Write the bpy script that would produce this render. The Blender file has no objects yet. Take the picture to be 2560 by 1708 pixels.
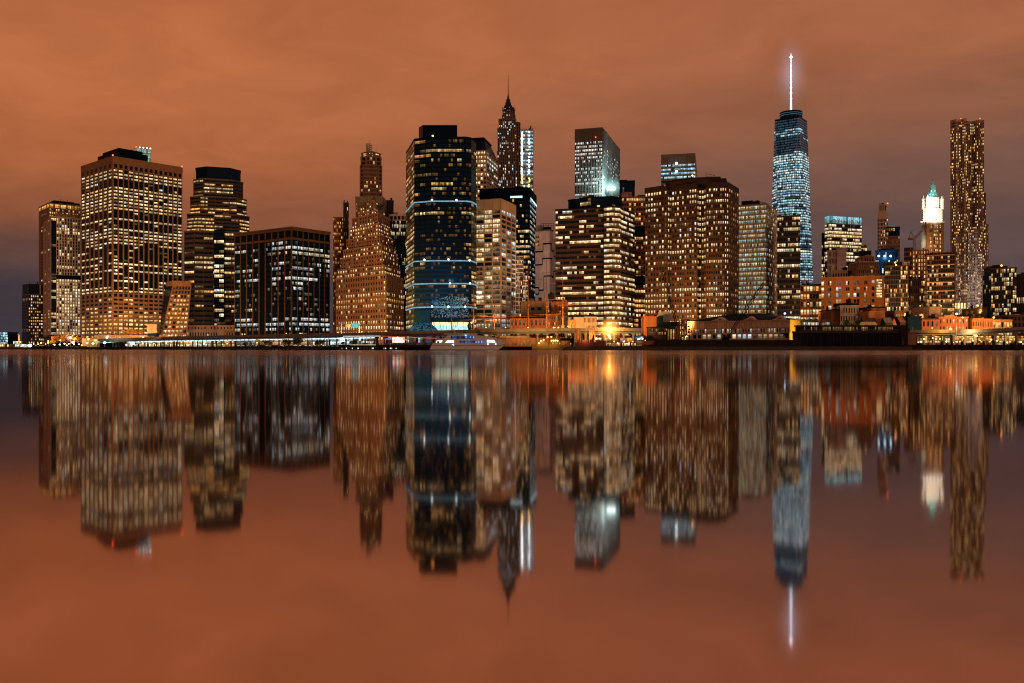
import bpy, math, random
from mathutils import Vector, Matrix

sc = bpy.context.scene
COL = sc.collection
F, CX, HY, CH = 2178.7, 1280.0, 871.0, 1.3      # lens and horizon of the view, eye height above the water
GZ = 2.5                                        # street level
R = math.radians

def X(x, d): return (x - CX) / F * d
def Z(y, d): return CH + (HY - y) / F * d
def P(x, d): return (X(x, d), d)

# ------------------------------------------------------------------ materials
def srgb(r, g, b):
    f = lambda c: (c/255/12.92) if c/255 <= .04045 else ((c/255+.055)/1.055)**2.4
    return (f(r), f(g), f(b), 1)

MATS = {}
def nt(name):
    m = bpy.data.materials.new(name); m.use_nodes = True
    n = m.node_tree; n.nodes.clear()
    return m, n, n.nodes, n.links

def mat(name, col, rough=.75, var=.22, scale=.25, metal=0.0, streak=True, spec=.4, tint=None):
    """a procedural surface: base colour broken up by two noises (fine grain and vertical weathering)"""
    if name in MATS: return MATS[name]
    m, t, N, L = nt(name)
    out = N.new('ShaderNodeOutputMaterial'); p = N.new('ShaderNodeBsdfPrincipled')
    L.new(p.outputs[0], out.inputs[0])
    tc = N.new('ShaderNodeTexCoord')
    n1 = N.new('ShaderNodeTexNoise'); n1.inputs['Scale'].default_value = scale; n1.inputs['Detail'].default_value = 5
    L.new(tc.outputs['Object'], n1.inputs['Vector'])
    mp = N.new('ShaderNodeMapping'); mp.inputs['Scale'].default_value = (1, 1, .08 if streak else 1)
    L.new(tc.outputs['Object'], mp.inputs['Vector'])
    n2 = N.new('ShaderNodeTexNoise'); n2.inputs['Scale'].default_value = scale*2.3; n2.inputs['Detail'].default_value = 3
    L.new(mp.outputs[0], n2.inputs['Vector'])
    ad = N.new('ShaderNodeMath'); ad.operation = 'ADD'
    L.new(n1.outputs['Fac'], ad.inputs[0]); L.new(n2.outputs['Fac'], ad.inputs[1])
    mr = N.new('ShaderNodeMapRange'); mr.inputs['From Min'].default_value = .6; mr.inputs['From Max'].default_value = 1.4
    mr.inputs['To Min'].default_value = 1-var*1.3; mr.inputs['To Max'].default_value = 1+var
    L.new(ad.outputs[0], mr.inputs['Value'])
    mx = N.new('ShaderNodeMix'); mx.data_type = 'RGBA'; mx.blend_type = 'MULTIPLY'; mx.inputs['Factor'].default_value = 1
    mx.inputs[6].default_value = (*col[:3], 1)
    L.new(mr.outputs[0], mx.inputs[7]); L.new(mx.outputs[2], p.inputs['Base Color'])
    p.inputs['Roughness'].default_value = rough; p.inputs['Metallic'].default_value = metal
    p.inputs['Specular IOR Level'].default_value = spec
    if tint: p.inputs['Specular Tint'].default_value = (*tint, 1)
    MATS[name] = m
    return m

def emis(name, col, strength, sample=False):
    if name in MATS: return MATS[name]
    m, t, N, L = nt(name)
    out = N.new('ShaderNodeOutputMaterial'); e = N.new('ShaderNodeEmission')
    tc = N.new('ShaderNodeTexCoord'); n1 = N.new('ShaderNodeTexNoise'); n1.inputs['Scale'].default_value = .45
    L.new(tc.outputs['Object'], n1.inputs['Vector'])
    mr = N.new('ShaderNodeMapRange'); mr.inputs['From Min'].default_value = .25; mr.inputs['From Max'].default_value = .75
    mr.inputs['To Min'].default_value = strength*.55; mr.inputs['To Max'].default_value = strength*1.3
    L.new(n1.outputs['Fac'], mr.inputs['Value']); L.new(mr.outputs[0], e.inputs['Strength'])
    e.inputs['Color'].default_value = (*col[:3], 1)
    L.new(e.outputs[0], out.inputs[0])
    if not sample: m.cycles.emission_sampling = 'NONE'
    MATS[name] = m
    return m

def window_material():
    """glass pane over a lit or dark room: the room's light is the face attribute 'lit', broken up by noise"""
    m, t, N, L = nt('window_glass')
    out = N.new('ShaderNodeOutputMaterial'); p = N.new('ShaderNodeBsdfPrincipled')
    L.new(p.outputs[0], out.inputs[0])
    p.inputs['Base Color'].default_value = (.004, .009, .018, 1); p.inputs['Roughness'].default_value = .2; p.inputs['Specular IOR Level'].default_value = .12; p.inputs['Specular Tint'].default_value = (.3, .6, 1, 1)
    a = N.new('ShaderNodeAttribute'); a.attribute_name = 'lit'
    g = N.new('ShaderNodeNewGeometry')
    n1 = N.new('ShaderNodeTexNoise'); n1.inputs['Scale'].default_value = .55; n1.inputs['Detail'].default_value = 3
    L.new(g.outputs['Position'], n1.inputs['Vector'])
    mr = N.new('ShaderNodeMapRange'); mr.inputs['From Min'].default_value = .3; mr.inputs['From Max'].default_value = .7
    mr.inputs['To Min'].default_value = .4; mr.inputs['To Max'].default_value = 1.25
    L.new(n1.outputs['Fac'], mr.inputs['Value'])
    L.new(a.outputs['Color'], p.inputs['Emission Color']); L.new(mr.outputs[0], p.inputs['Emission Strength'])
    m.cycles.emission_sampling = 'NONE'
    MATS['window_glass'] = m
    return m
WIN = window_material()

TAN    = mat('tan_stone', (.27, .15, .085))
BUFF   = mat('buff_brick', (.32, .21, .145))
BROWN  = mat('brown_granite', (.055, .026, .016))
REDBR  = mat('red_brick', (.24, .075, .035))
ORANGE = mat('orange_brick', (.28, .105, .045))
DKBR   = mat('dark_brown_panel', (.022, .013, .011))
GREY   = mat('grey_concrete', (.16, .145, .135))
WHITE  = mat('white_concrete', (.60, .50, .38))
PALE   = mat('pale_stone', (.46, .36, .27))
BT = (.25, .6, 1)
NAVY   = mat('navy_glass', (.002, .012, .034), .25, .15, spec=.08, tint=BT)
BLACK  = mat('black_metal', (.003, .010, .022), .6, spec=.08, tint=BT)
BLUE   = mat('blue_glass', (.003, .022, .055), .25, .2, spec=.1, tint=BT)
DGLASS = mat('dark_glass', (.003, .010, .024), .25, .2, spec=.08, tint=BT)
COPPER = mat('copper_pier', (.13, .066, .036))
STEEL  = mat('grey_steel', (.28, .28, .29), .45, metal=.4)
PINK   = mat('pinkish_concrete', (.46, .34, .30))
ROOF   = mat('roof_felt', (.035, .030, .028))
GREEN  = mat('green_copper', (.10, .30, .28))
TIMBER = mat('dark_timber', (.022, .017, .015), spec=.1)
TAUPE  = mat('dark_taupe_granite', (.07, .048, .034))
PALEPINK = mat('pale_pink_concrete', (.66, .55, .52))
STONEG = mat('grey_brown_stone', (.17, .12, .09))
ASPHALT= mat('asphalt', (.05, .05, .05), scale=.6, streak=False)
LAMP_O = emis('sodium_lamp', (1, .40, .07), 6)
LAMP_W = emis('white_lamp', (.72, .95, 1), 6)
LAMP_Y = emis('yellow_lamp', (1, .64, .18), 6)
LAMP_R = emis('red_lamp', (1, .06, .02), 10)

# ------------------------------------------------------------------ mesh building
class MB:
    def __init__(s): s.v = []; s.f = []; s.c = []; s.colour = None
    def add(s, vs, fs):
        o = len(s.v); s.v.extend(vs)
        for f in fs: s.f.append([i+o for i in f]); s.c.append(s.colour)
        return s
    def quad(s, a, b, c, d): return s.add([a, b, c, d], [(0, 1, 2, 3)])
    def prism(s, poly, z0, z1, bottom=True, poly2=None):
        n = len(poly); q = poly2 or poly
        vs = [(x, y, z0) for x, y in poly] + [(x, y, z1) for x, y in q]
        fs = [(i, (i+1) % n, n+(i+1) % n, n+i) for i in range(n)] + [tuple(range(n, 2*n))]
        if bottom: fs.append(tuple(reversed(range(n))))
        return s.add(vs, fs)
    def box(s, x0, x1, y0, y1, z0, z1): return s.prism([(x0, y0), (x1, y0), (x1, y1), (x0, y1)], z0, z1)
    def slab(s, A, B, o0, o1, z0, z1):
        """box along A->B, from o0 to o1 outward of that line (outward = right-hand side)"""
        dx, dy = B[0]-A[0], B[1]-A[1]; l = math.hypot(dx, dy) or 1; nx, ny = dy/l, -dx/l
        return s.prism([(A[0]+nx*o1, A[1]+ny*o1), (B[0]+nx*o1, B[1]+ny*o1), (B[0]+nx*o0, B[1]+ny*o0), (A[0]+nx*o0, A[1]+ny*o0)], z0, z1)
    def bar(s, p, q, w, w2=None, n=4):
        p, q = Vector(p), Vector(q); d = (q-p)
        if d.length < 1e-6: return s
        d.normalize(); u = d.orthogonal().normalized(); v = d.cross(u); w2 = w if w2 is None else w2
        ring = lambda c, r: [tuple(c + (u*math.cos(2*math.pi*(i+.5)/n) + v*math.sin(2*math.pi*(i+.5)/n))*r) for i in range(n)]
        vs = ring(p, w/2) + ring(q, w2/2)
        return s.add(vs, [(i, (i+1) % n, n+(i+1) % n, n+i) for i in range(n)] + [tuple(reversed(range(n))), tuple(range(n, 2*n))])
    def lathe(s, c, prof, n=10, sx=1, sy=1):
        o = []; cx, cy = c
        for r, z in prof:
            for i in range(n):
                a = 2*math.pi*(i+.5)/n; o.append((cx+r*sx*math.cos(a), cy+r*sy*math.sin(a), z))
        m = len(prof)
        fs = [(j*n+i, j*n+(i+1) % n, (j+1)*n+(i+1) % n, (j+1)*n+i) for j in range(m-1) for i in range(n)]
        fs += [tuple(reversed(range(n))), tuple(range((m-1)*n, m*n))]
        return s.add(o, fs)
    def ball(s, c, r, n=8, m=6, sz=1):
        return s.lathe((c[0], c[1]), [(max(r*math.sin(math.pi*k/m), r*.02), c[2]-r*sz*math.cos(math.pi*k/m)) for k in range(m+1)], n)
    def build(s, name, m, parent=None, label=None, kind=None, lit=False, **tags):
        me = bpy.data.meshes.new(name)
        o = Vector(parent_loc(parent)) if parent else Vector((0, 0, 0))
        me.from_pydata([(x-o.x, y-o.y, z-o.z) for x, y, z in s.v], [], s.f)
        me.materials.append(m)
        if lit:
            at = me.attributes.new('lit', 'FLOAT_COLOR', 'FACE')
            fl = []
            for c in s.c: fl.extend((*c, 1))
            at.data.foreach_set('color', fl)
        me.update()
        ob = bpy.data.objects.new(name, me); COL.objects.link(ob)
        if parent: ob.parent = parent
        if label: ob['label'] = label
        if kind: ob['kind'] = kind
        for k, v in tags.items(): ob[k] = v
        return ob

def parent_loc(o):
    l = Vector(o.location)
    while o.parent: o = o.parent; l += Vector(o.location)
    return l

def thing(name, label, cat, loc, group=None):
    o = bpy.data.objects.new(name, None); o.empty_display_size = 2; COL.objects.link(o)
    o.location = loc; o['label'] = label; o['category'] = cat
    if group: o['group'] = group
    return o

def structure(name, mb, m): return mb.build(name, m, kind='structure')

def light(kind, loc, col, power, parent=None, size=1.0, tilt=4, cone=155):
    l = bpy.data.lights.new(kind, 'SPOT'); l.energy = power; l.color = col; l.shadow_soft_size = size
    l.spot_size = R(cone); l.spot_blend = .35        # hooded: throws its light inland and up the facades
    o = bpy.data.objects.new(kind, l); COL.objects.link(o); o.rotation_euler = (R(90+tilt), 0, 0)
    if parent:
        o.parent = parent; o.location = Vector(loc) - parent_loc(parent)
    else: o.location = loc
    return o

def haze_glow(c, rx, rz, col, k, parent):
    """painted lamp glare: a self-lit volume that thins out from its centre"""
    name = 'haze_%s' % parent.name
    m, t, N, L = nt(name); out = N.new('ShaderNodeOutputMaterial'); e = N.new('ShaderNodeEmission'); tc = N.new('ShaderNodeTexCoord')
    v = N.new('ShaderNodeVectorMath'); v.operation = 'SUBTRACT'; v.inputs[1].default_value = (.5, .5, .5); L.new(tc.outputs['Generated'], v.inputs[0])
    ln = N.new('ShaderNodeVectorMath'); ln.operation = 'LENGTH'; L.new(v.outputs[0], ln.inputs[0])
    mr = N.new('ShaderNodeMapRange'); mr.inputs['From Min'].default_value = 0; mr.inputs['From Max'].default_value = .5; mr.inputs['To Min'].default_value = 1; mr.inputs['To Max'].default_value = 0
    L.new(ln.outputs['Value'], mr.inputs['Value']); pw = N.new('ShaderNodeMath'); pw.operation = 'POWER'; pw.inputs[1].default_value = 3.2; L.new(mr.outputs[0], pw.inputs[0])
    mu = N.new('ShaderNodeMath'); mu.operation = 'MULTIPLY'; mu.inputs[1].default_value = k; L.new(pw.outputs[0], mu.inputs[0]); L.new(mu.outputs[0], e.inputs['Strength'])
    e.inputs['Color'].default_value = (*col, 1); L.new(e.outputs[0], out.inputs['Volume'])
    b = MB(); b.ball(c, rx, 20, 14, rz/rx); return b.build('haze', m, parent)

# ------------------------------------------------------------------ facades
PAL = {
 'warm':  [((1, .62, .25), 5), ((1, .74, .38), 4), ((1, .48, .13), 3), ((1, .88, .62), 1.5)],
 'gold':  [((1, .57, .17), 5), ((1, .68, .29), 4), ((1, .42, .09), 2.5), ((1, .82, .50), 1.5)],
 'cream': [((1, .77, .43), 6), ((1, .66, .29), 5), ((1, .90, .66), 2.5), ((.8, .95, 1), .5)],
 'cool':  [((.82, .95, 1), 5), ((1, .95, .8), 4), ((1, .8, .45), 2), ((.6, .85, 1), 2)],
 'ice':   [((.36, .74, 1), 5), ((.60, .90, 1), 5), ((.88, .98, 1), 3), ((1, .85, .55), .6)],
 'mix':   [((1, .74, .38), 5), ((1, .88, .62), 4), ((.75, .92, 1), 2), ((1, .5, .12), 2), ((.35, .75, 1), .5)],
 'teal':  [((.9, .72, .36), 5), ((.30, .62, .62), 4), ((1, .8, .45), 3), ((.6, .9, .9), 2)],
 'amber': [((1, .42, .10), 4), ((1, .60, .22), 4), ((1, .78, .42), 2)],
}
def pick(rng, pal):
    p = PAL[pal]; t = rng.random()*sum(w for _, w in p)
    for c, w in p:
        t -= w
        if t <= 0: return c
    return p[0][0]

def profile(prof, t):
    if not isinstance(prof, (list, tuple)): return prof
    for (a, va), (b, vb) in zip(prof, prof[1:]):
        if t <= b: return va + (vb-va)*max(0, (t-a))/((b-a) or 1)
    return prof[-1][1]

class Lit:
    off = (.001, .0014, .002)
    """which windows are lit: prof = share lit by height (0..1), corr = how much whole floors go together"""
    def __init__(s, seed, prof=.4, corr=.6, pal='warm', bright=1.0, dim=.08, run=1):
        s.r = random.Random(seed); s.prof = prof; s.corr = corr; s.pal = pal; s.bright = bright; s.dim = dim; s.rows = {}; s.run = run; s.last = None
    def __call__(s, r, c, nr, nc, key=0):
        rng = s.r; t = (r+.5)/nr; p = profile(s.prof, t)
        k = round(t*200)
        if k not in s.rows:
            on = rng.random() < p
            s.rows[k] = (.93 if on else p*.25, pick(rng, s.pal), .7+.8*rng.random())
        pr, rc, rb = s.rows[k]
        q = s.corr*pr + (1-s.corr)*p
        if s.last and s.last[0] == r and s.last[1] and rng.random() < 1-1/s.run: on = s.last[2]
        else: on = rng.random() < q
        s.last = (r, c > 0 or True, on)
        if on:
            col = rc if rng.random() < .6 else pick(rng, s.pal)
            b = s.bright*rb*(.26 + 1.55*rng.random()**1.7)
            return tuple(v*b for v in col)
        if rng.random() < s.dim:
            col = pick(rng, s.pal); b = .05+.12*rng.random()
            return (col[0]*b, col[1]*b*.8, col[2]*b*.6)
        return s.off

GAIN = 1.55
PR = random.Random(4711)
def panes(mb, q):
    """one window: side-by-side panes, each painted brighter above for ceiling light, dimmer below"""
    a, b, c, d = (Vector(v) for v in q[1:5]); col = q[5]; n = max(1, min(6, round((b-a).length/1.7))); lum = max(col)
    if lum < .03:
        mb.colour = col; mb.quad(*q[1:5]); return
    for i in range(n):
        u0, u1 = (i+.05)/n if n > 1 else 0, (i+.95)/n if n > 1 else 1
        k = PR.choice((.25, .6, .8, 1.0, 1.0, 1.15, 1.3)) if n > 1 else PR.uniform(.6, 1.2); h = PR.uniform(.35, .7)
        p0, p1, p2, p3 = a.lerp(b, u0), a.lerp(b, u1), d.lerp(c, u1), d.lerp(c, u0)
        m0, m1 = p0.lerp(p3, h), p1.lerp(p2, h); low = k*PR.uniform(.3, .85)
        mb.colour = (col[0]*low, col[1]*low*.88, col[2]*low*.72); mb.quad(p0, p1, m1, m0)
        mb.colour = tuple(v*k*1.12 for v in col); mb.quad(m0, m1, p2, p3)

class Building:
    def __init__(s, name, label, base, cat='building', group=None, most=100, clutter=True):
        s.clutter = clutter; s.root = thing(name, label, cat, base, group); s.w = []; s.parts = {}; s.most = most
    def mb(s, part, m):
        k = (part, m.name)
        if k not in s.parts: s.parts[k] = (MB(), m)
        return s.parts[k][0]
    def window(s, a, b, c, d, col):
        a_, b_, d_ = Vector(a), Vector(b), Vector(d)
        n = (b_-a_).cross(d_-a_); ar = n.length; mid = (a_+Vector(c))/2
        fac = abs(n.normalized().dot(mid.normalized())) if ar else 0
        s.w.append((ar*fac/max(mid.length_squared, 1), a, b, c, d, tuple(v*GAIN/(1+.42*max(col)*GAIN) for v in col)))
    def facade(s, A, B, z0, z1, nc, nr, lit, wall, pf=.25, sf=.4, pd=.5, sd=.35, hi=.45, part='wall', m0=0, m1=0):
        dx, dy = B[0]-A[0], B[1]-A[1]; l = math.hypot(dx, dy); ux, uy = dx/l, dy/l; nx, ny = uy, -ux
        w = (l-m0-m1)/nc; h = (z1-z0)/nr
        pt = lambda t, o: (A[0]+ux*t+nx*o, A[1]+uy*t+ny*o)
        W = s.mb(part, wall)
        for r in range(nr):
            for c in range(nc):
                col = lit(r, c, nr, nc) if lit else None
                if col is None: continue
                x0, x1 = m0+(c+pf/2)*w, m0+(c+1-pf/2)*w
                a, b = pt(x0, .1), pt(x1, .1)
                q0, q1 = z0+(r+sf*(1-hi))*h, z0+(r+1-sf*hi)*h
                s.window((*a, q0), (*b, q0), (*b, q1), (*a, q1), col)
        if pd > 0 and pf > 0:
            for c in range(nc+1):
                x = m0+c*w; a0, a1 = max(0, x-pf*w/2), min(l, x+pf*w/2)
                if c == 0: a0 = 0
                if c == nc: a1 = l
                W.slab(pt(a0, 0), pt(a1, 0), 0, pd, z0, z1)
        if sd > 0 and sf > 0:
            for r in range(nr+1):
                b0, b1 = z0+r*h-sf*hi*h, z0+r*h+sf*(1-hi)*h
                b0 = max(b0, z0); b1 = min(b1, z1-.002)
                W.slab(pt(.004, 0), pt(l-.004, 0), 0, sd, b0, b1)
    def tower(s, poly, z0, z1, wall, core, nc, nr, lit, roof=None, faces=None, **k):
        """a storeyed volume: dark core, window grid on each side that faces the water, flat roof"""
        s.mb('glazing', core).prism(poly, z0, z1-.01, bottom=False)
        n = len(poly)
        for i in range(n):
            A, B = poly[i], poly[(i+1) % n]
            mx, my = (A[0]+B[0])/2, (A[1]+B[1])/2
            if (B[1]-A[1])*(-mx) + (-(B[0]-A[0]))*(-my) <= 0: continue
            if faces is not None and i not in faces: continue
            c = nc[i] if isinstance(nc, (list, tuple)) else max(1, round(math.hypot(B[0]-A[0], B[1]-A[1])/nc))
            if c <= 0: continue
            li = lit[i] if isinstance(lit, (list, tuple)) else lit
            s.facade(A, B, z0, z1, c, nr, li, wall, **k)
        if roof: s.mb('roof', roof).prism(grow(poly, .45), z1, z1+.9); s.top = (poly, z1+.9)
    def solid(s, part, m, poly, z0, z1, poly2=None): s.mb(part, m).prism(poly, z0, z1, poly2=poly2)
    def lamp(s, part, m, c, r): 
        mb = MB(); mb.ball(c, r); mb.build(part, m, s.root)
    def finish(s):
        built = {}
        for (part, _), (mb, m) in s.parts.items(): built[part] = mb.build(part, m, s.root)
        if getattr(s, 'top', None) and s.clutter:
            rf = built['roof']; poly, z = s.top; cx, cy = mid(poly); rng = random.Random(int(cx*7+z)); wd = max(math.hypot(poly[1][0]-poly[0][0], poly[1][1]-poly[0][1]), 6)
            for k in range(4):       # plant rooms, cooling units and a whip aerial
                v = rng.randrange(len(poly)); f = rng.uniform(.25, .7); x, y = cx+(poly[v][0]-cx)*f, cy+(poly[v][1]-cy)*f; w = wd*rng.uniform(.05, .13); h = rng.uniform(1.2, 3.6)
                m = MB()
                if k < 3: m.box(x-w, x+w, y-w*.7, y+w*.7, z+.01, z+h); m.build('roof_unit', (BLACK, STEEL, DKBR)[k], rf)
                else: m.bar((x, y, z), (x, y, z+h*2.6), .35, .15); m.build('aerial', BLACK, rf)
        s.w.sort(key=lambda q: -q[0]*(1.5 if max(q[5]) > .2 else 1))
        for q in s.w[:s.most]:
            mb = MB(); panes(mb, q); mb.build('window', WIN, s.root, lit=True)
        if len(s.w) > s.most:
            mb = MB()
            for q in s.w[s.most:]: panes(mb, q)
            mb.build('window', WIN, s.root, kind='stuff', lit=True)
        return s.root

def grow(poly, o):
    cx = sum(p[0] for p in poly)/len(poly); cy = sum(p[1] for p in poly)/len(poly)
    out = []
    for x, y in poly:
        l = math.hypot(x-cx, y-cy) or 1; out.append((x+(x-cx)/l*o*1.4, y+(y-cy)/l*o*1.4))
    return out
def shrink(poly, f, f2=None):
    cx = sum(p[0] for p in poly)/len(poly); cy = sum(p[1] for p in poly)/len(poly)
    return [(cx+(x-cx)*f, cy+(y-cy)*(f2 or f)) for x, y in poly]

def corner(xc, xl, xr, d, th, depth=40):
    """rectangular footprint: nearest corner seen at xc, ends of its two faces at xl and xr, turned by th degrees"""
    C = P(xc, d); t = R(th); Ld = (-math.cos(t), math.sin(t)); Rd = (math.sin(t), math.cos(t))
    def run(dr, x):
        if x is None: return depth
        u = (x-CX)/F; den = dr[0]-u*dr[1]
        return (u*C[1]-C[0])/den
    a, b = run(Ld, xl), run(Rd, xr)
    if a <= 0 or a > 400: a = depth
    if b <= 0 or b > 400: b = depth
    Lp = (C[0]+Ld[0]*a, C[1]+Ld[1]*a); Rp = (C[0]+Rd[0]*b, C[1]+Rd[1]*b)
    return [C, Rp, (Rp[0]+Lp[0]-C[0], Rp[1]+Lp[1]-C[1]), Lp]
def front(x0, x1, d, depth=30, turn=False):
    a, b = P(x0, d), P(x1, d)
    if turn:        # a rectangle turned to look straight at the harbour mouth where the viewer stands
        u = ((x0+x1)/2-CX)/F; q = math.atan(u); c = (u*d, d); dr = (math.cos(q), -math.sin(q))
        def hit(x):
            v = (x-CX)/F; k = (v*c[1]-c[0])/(dr[0]-v*dr[1]); return (c[0]+dr[0]*k, c[1]+dr[1]*k)
        a, b = hit(x0), hit(x1); e = (math.sin(q)*depth, math.cos(q)*depth)
        return [a, b, (b[0]+e[0], b[1]+e[1]), (a[0]+e[0], a[1]+e[1])]
    return [a, b, (b[0], b[1]+depth), (a[0], a[1]+depth)]
def mid(poly): return (sum(p[0] for p in poly)/len(poly), sum(p[1] for p in poly)/len(poly))
def base(poly): return (*mid(poly), GZ)
# ================================================================== the towers, left to right
S = 'office towers along the waterfront'
def B(name, label, poly, **k): return Building(name, label, base(poly), **k)

# --- small slab at the far left
p = corner(71, 55, 112, 1080, 46)
b = B('office_building', 'lowest tower at the far left with pale floor lines and square windows', p)
b.tower(p, GZ, Z(737, 1080), GREY, NAVY, [8, 0, 0, 1], 17, [Lit(1, .62, .3, 'warm', 1.5), None, None, Lit(2, .03, .3, 'cool', .6)], pf=.0, sf=.16, sd=.3, faces=[3], pd=0)
b.tower(p, GZ, Z(737, 1080), BROWN, NAVY, [8, 0, 0, 0], 17, Lit(1, .62, .3, 'warm', 1.7), pf=.42, sf=.5, faces=[0], roof=GREY)
q = shrink(p, .93); b.tower(q, Z(737, 1080), Z(711, 1080), DKBR, NAVY, [10, 0, 0, 3], 1, Lit(3, .02, .5), pf=.2, sf=.05, pd=.4, roof=ROOF)
b.finish()

# --- tall slab behind, with the lit crown
p = corner(123, 98, 206, 1120, 48)
b = B('office_tower', 'tall dark slab with glowing orange crown rising behind the white-ribbed tower', p)
zt = Z(508, 1120); z1 = Z(520, 1120)
b.tower(p, GZ, z1, TAN, DGLASS, [16, 0, 0, 1], 44, [Lit(4, .5, .2, 'gold', 1.6), None, None, Lit(5, .05, .5, 'cool', .5)], pf=.45, sf=.42)
b.tower(p, z1, zt, TAN, DGLASS, [6, 0, 0, 4], 1, Lit(6, 1, 1, 'gold', 1.3), pf=.12, sf=.3, roof=TAN)
q = shrink(p, .62); b.solid('penthouse', BLACK, q, zt+.9, Z(497, 1120))
for ox, yy in ((0, 488), (9, 491)): MB().bar((mid(p)[0]+ox, mid(p)[1], zt), (mid(p)[0]+ox, mid(p)[1], Z(yy, 1120)), .6).build('antenna', BLACK, b.root)
b.finish()

# --- white ribbed tower
p = corner(128, 109, 207, 1010, 55)
b = B('office_tower', 'tower with tall white vertical ribs and a blank metallic left side', p)
d = 1010; zb, zm0, zm1, zt = Z(838, d), Z(697, d), Z(687, d), Z(544, d)
e0, e1 = p[0], p[1]; cut = lambda f: (e0[0]+(e1[0]-e0[0])*f, e0[1]+(e1[1]-e0[1])*f)
b.mb('glazing', NAVY).prism(p, GZ, zt-.01, bottom=False)
b.solid('base_wall', PINK, grow(p, -.2), GZ, GZ+3)
b.facade(cut(.0), cut(.155), zb, zt, 1, 36, Lit(8, [(0, .5), (.45, .3), (.55, .05), (1, .25)], 1, 'cream', 1.5), BLACK, pf=.06, sf=.3)
for a0, a1, n, prof in ((zb, zm0, 18, .8), (zm1, zt, 18, [(0, .3), (.5, .25), (.8, .25), (1, .7)])):
    b.facade(cut(.155), p[1], a0, a1, 10, n, Lit(7+n, prof, .6, 'cream', 1.6), WHITE, pf=.42, sf=.2, pd=1.3, sd=.1)
b.mb('mechanical_band', BLACK).slab(cut(.16), p[1], 0, .5, zm0, zm1)
b.facade(p[3], p[0], zb, zt, 2, 36, Lit(9, [(0, .1), (.5, .12), (1, .2)], .7, 'warm', .8), PINK, pf=.7, sf=.5, sd=.2)
b.mb('roof', PALE).prism(grow(p, .3), zt, zt+2)
q = [cut(.12), cut(.8), (cut(.8)[0], cut(.8)[1]+20), (cut(.12)[0], cut(.12)[1]+20)]
b.solid('penthouse', TAN, q, zt+2, Z(532, d))
b.finish()

# --- the great gridded block with the tan piers
d = 925; p = corner(282, 204, 455, d, 41.6)
b = B('office_tower', 'broad tan-piered block with the most lit windows and a teal scaffold sign on its roof', p)
zs = [GZ, Z(744, d), Z(732, d), Z(421, d), Z(407, d), Z(390, d)]
nb = [14, 0, 0, 7]
b.tower(p, GZ, zs[1], TAN, DGLASS, nb, 12, Lit(11, [(0, .7), (.2, .97), (.75, .9), (.85, .3), (1, .35)], .7, 'gold', 2.1), pf=.24, sf=.5, pd=.8, sd=.7)
b.tower(p, zs[1], zs[2], TAN, BLACK, nb, 1, Lit(12, 0, 0, dim=0), pf=.34, sf=.35, pd=.8, sd=.7)
prof = [(0, .35), (.08, .5), (.13, .35), (.2, .5), (.3, .5), (.36, .35), (.44, .8), (.52, .85), (.56, .95), (.6, .9), (.63, .05), (.67, 1), (.86, 1), (.89, .2), (.92, .3), (.95, 1), (1, .6)]
b.tower(p, zs[2], zs[3], TAN, DGLASS, nb, 36, Lit(13, prof, .86, 'cream', 1.9, run=1.5), pf=.24, sf=.5, pd=.8, sd=0)
b.tower(p, zs[3], zs[4], TAN, BLACK, nb, 1, Lit(12, 0, 0, dim=0), pf=.4, sf=.3, pd=.8, sd=.6)
b.solid('parapet', TAN, grow(p, .6), zs[4], zs[5])
def inset(poly, fx0, fx1, fy0, fy1):
    C, Rp, _, Lp = poly
    f = lambda u, v: (C[0]+(Rp[0]-C[0])*u+(Lp[0]-C[0])*v, C[1]+(Rp[1]-C[1])*u+(Lp[1]-C[1])*v)
    return [f(fx0, fy0), f(fx1, fy0), f(fx1, fy1), f(fx0, fy1)]
q = inset(p, .12, .55, .12, .75)
b.solid('penthouse', BLACK, q, zs[5], zs[5]+9); b.solid('penthouse', BLACK, shrink(q, .8), zs[5]+9, zs[5]+13)
for cpt in (p[0], p[1]): b.lamp('beacon', LAMP_R, (cpt[0], cpt[1], zs[5]+.8), .7)
b.finish()
# rooftop scaffold sign
sg = thing('scaffold_sign', 'teal lit lattice scaffold standing on the roof of the broad tan block', 'scaffold', (*mid(p), zs[5]))
s0 = Vector((X(341, 985), 985, zs[5])); s1 = Vector((X(376, 992), 992, zs[5]))
ht = Z(369, 985)-zs[5]
TEAL = emis('teal_sheet_light', (.25, .85, .85), 1.0)
mb = MB()
for i in range(11):
    for j in range(5):
        a = s0.lerp(s1, i/10)+Vector((0, 0, ht*j/4)); 
        if i < 10: mb.bar(a, s0.lerp(s1, (i+1)/10)+Vector((0, 0, ht*j/4)), .45)
        if j < 4:
            mb.bar(a, s0.lerp(s1, i/10)+Vector((0, 0, ht*(j+1)/4)), .45)
            if i < 10: mb.bar(a, s0.lerp(s1, (i+1)/10)+Vector((0, 0, ht*(j+1)/4)), .3)
mb.build('lattice', STEEL, sg)
mb = MB()
for i in range(10):
    for j in range(4):
        if (i*3+j*5) % 4:
            a, c = s0.lerp(s1, (i+.1)/10), s0.lerp(s1, (i+.9)/10); dz = Vector((0, .8, ht*(j+.15)/4)); dz2 = Vector((0, .8, ht*(j+.85)/4))
            mb.quad(a+dz, c+dz, c+dz2, a+dz2)
mb.build('netting', TEAL, sg)
mb = MB(); mb.bar(s0+Vector((-9, -14, ht*.55)), s0+Vector((0, 0, ht)), .4).bar(s0+Vector((-30, -25, 0)), s0+Vector((0, 0, ht*.8)), .4).bar(s0+Vector((-9, -14, ht*.5)), s0+Vector((-9, -14, -10)), .5)
mb.build('brace', STEEL, sg)
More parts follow.
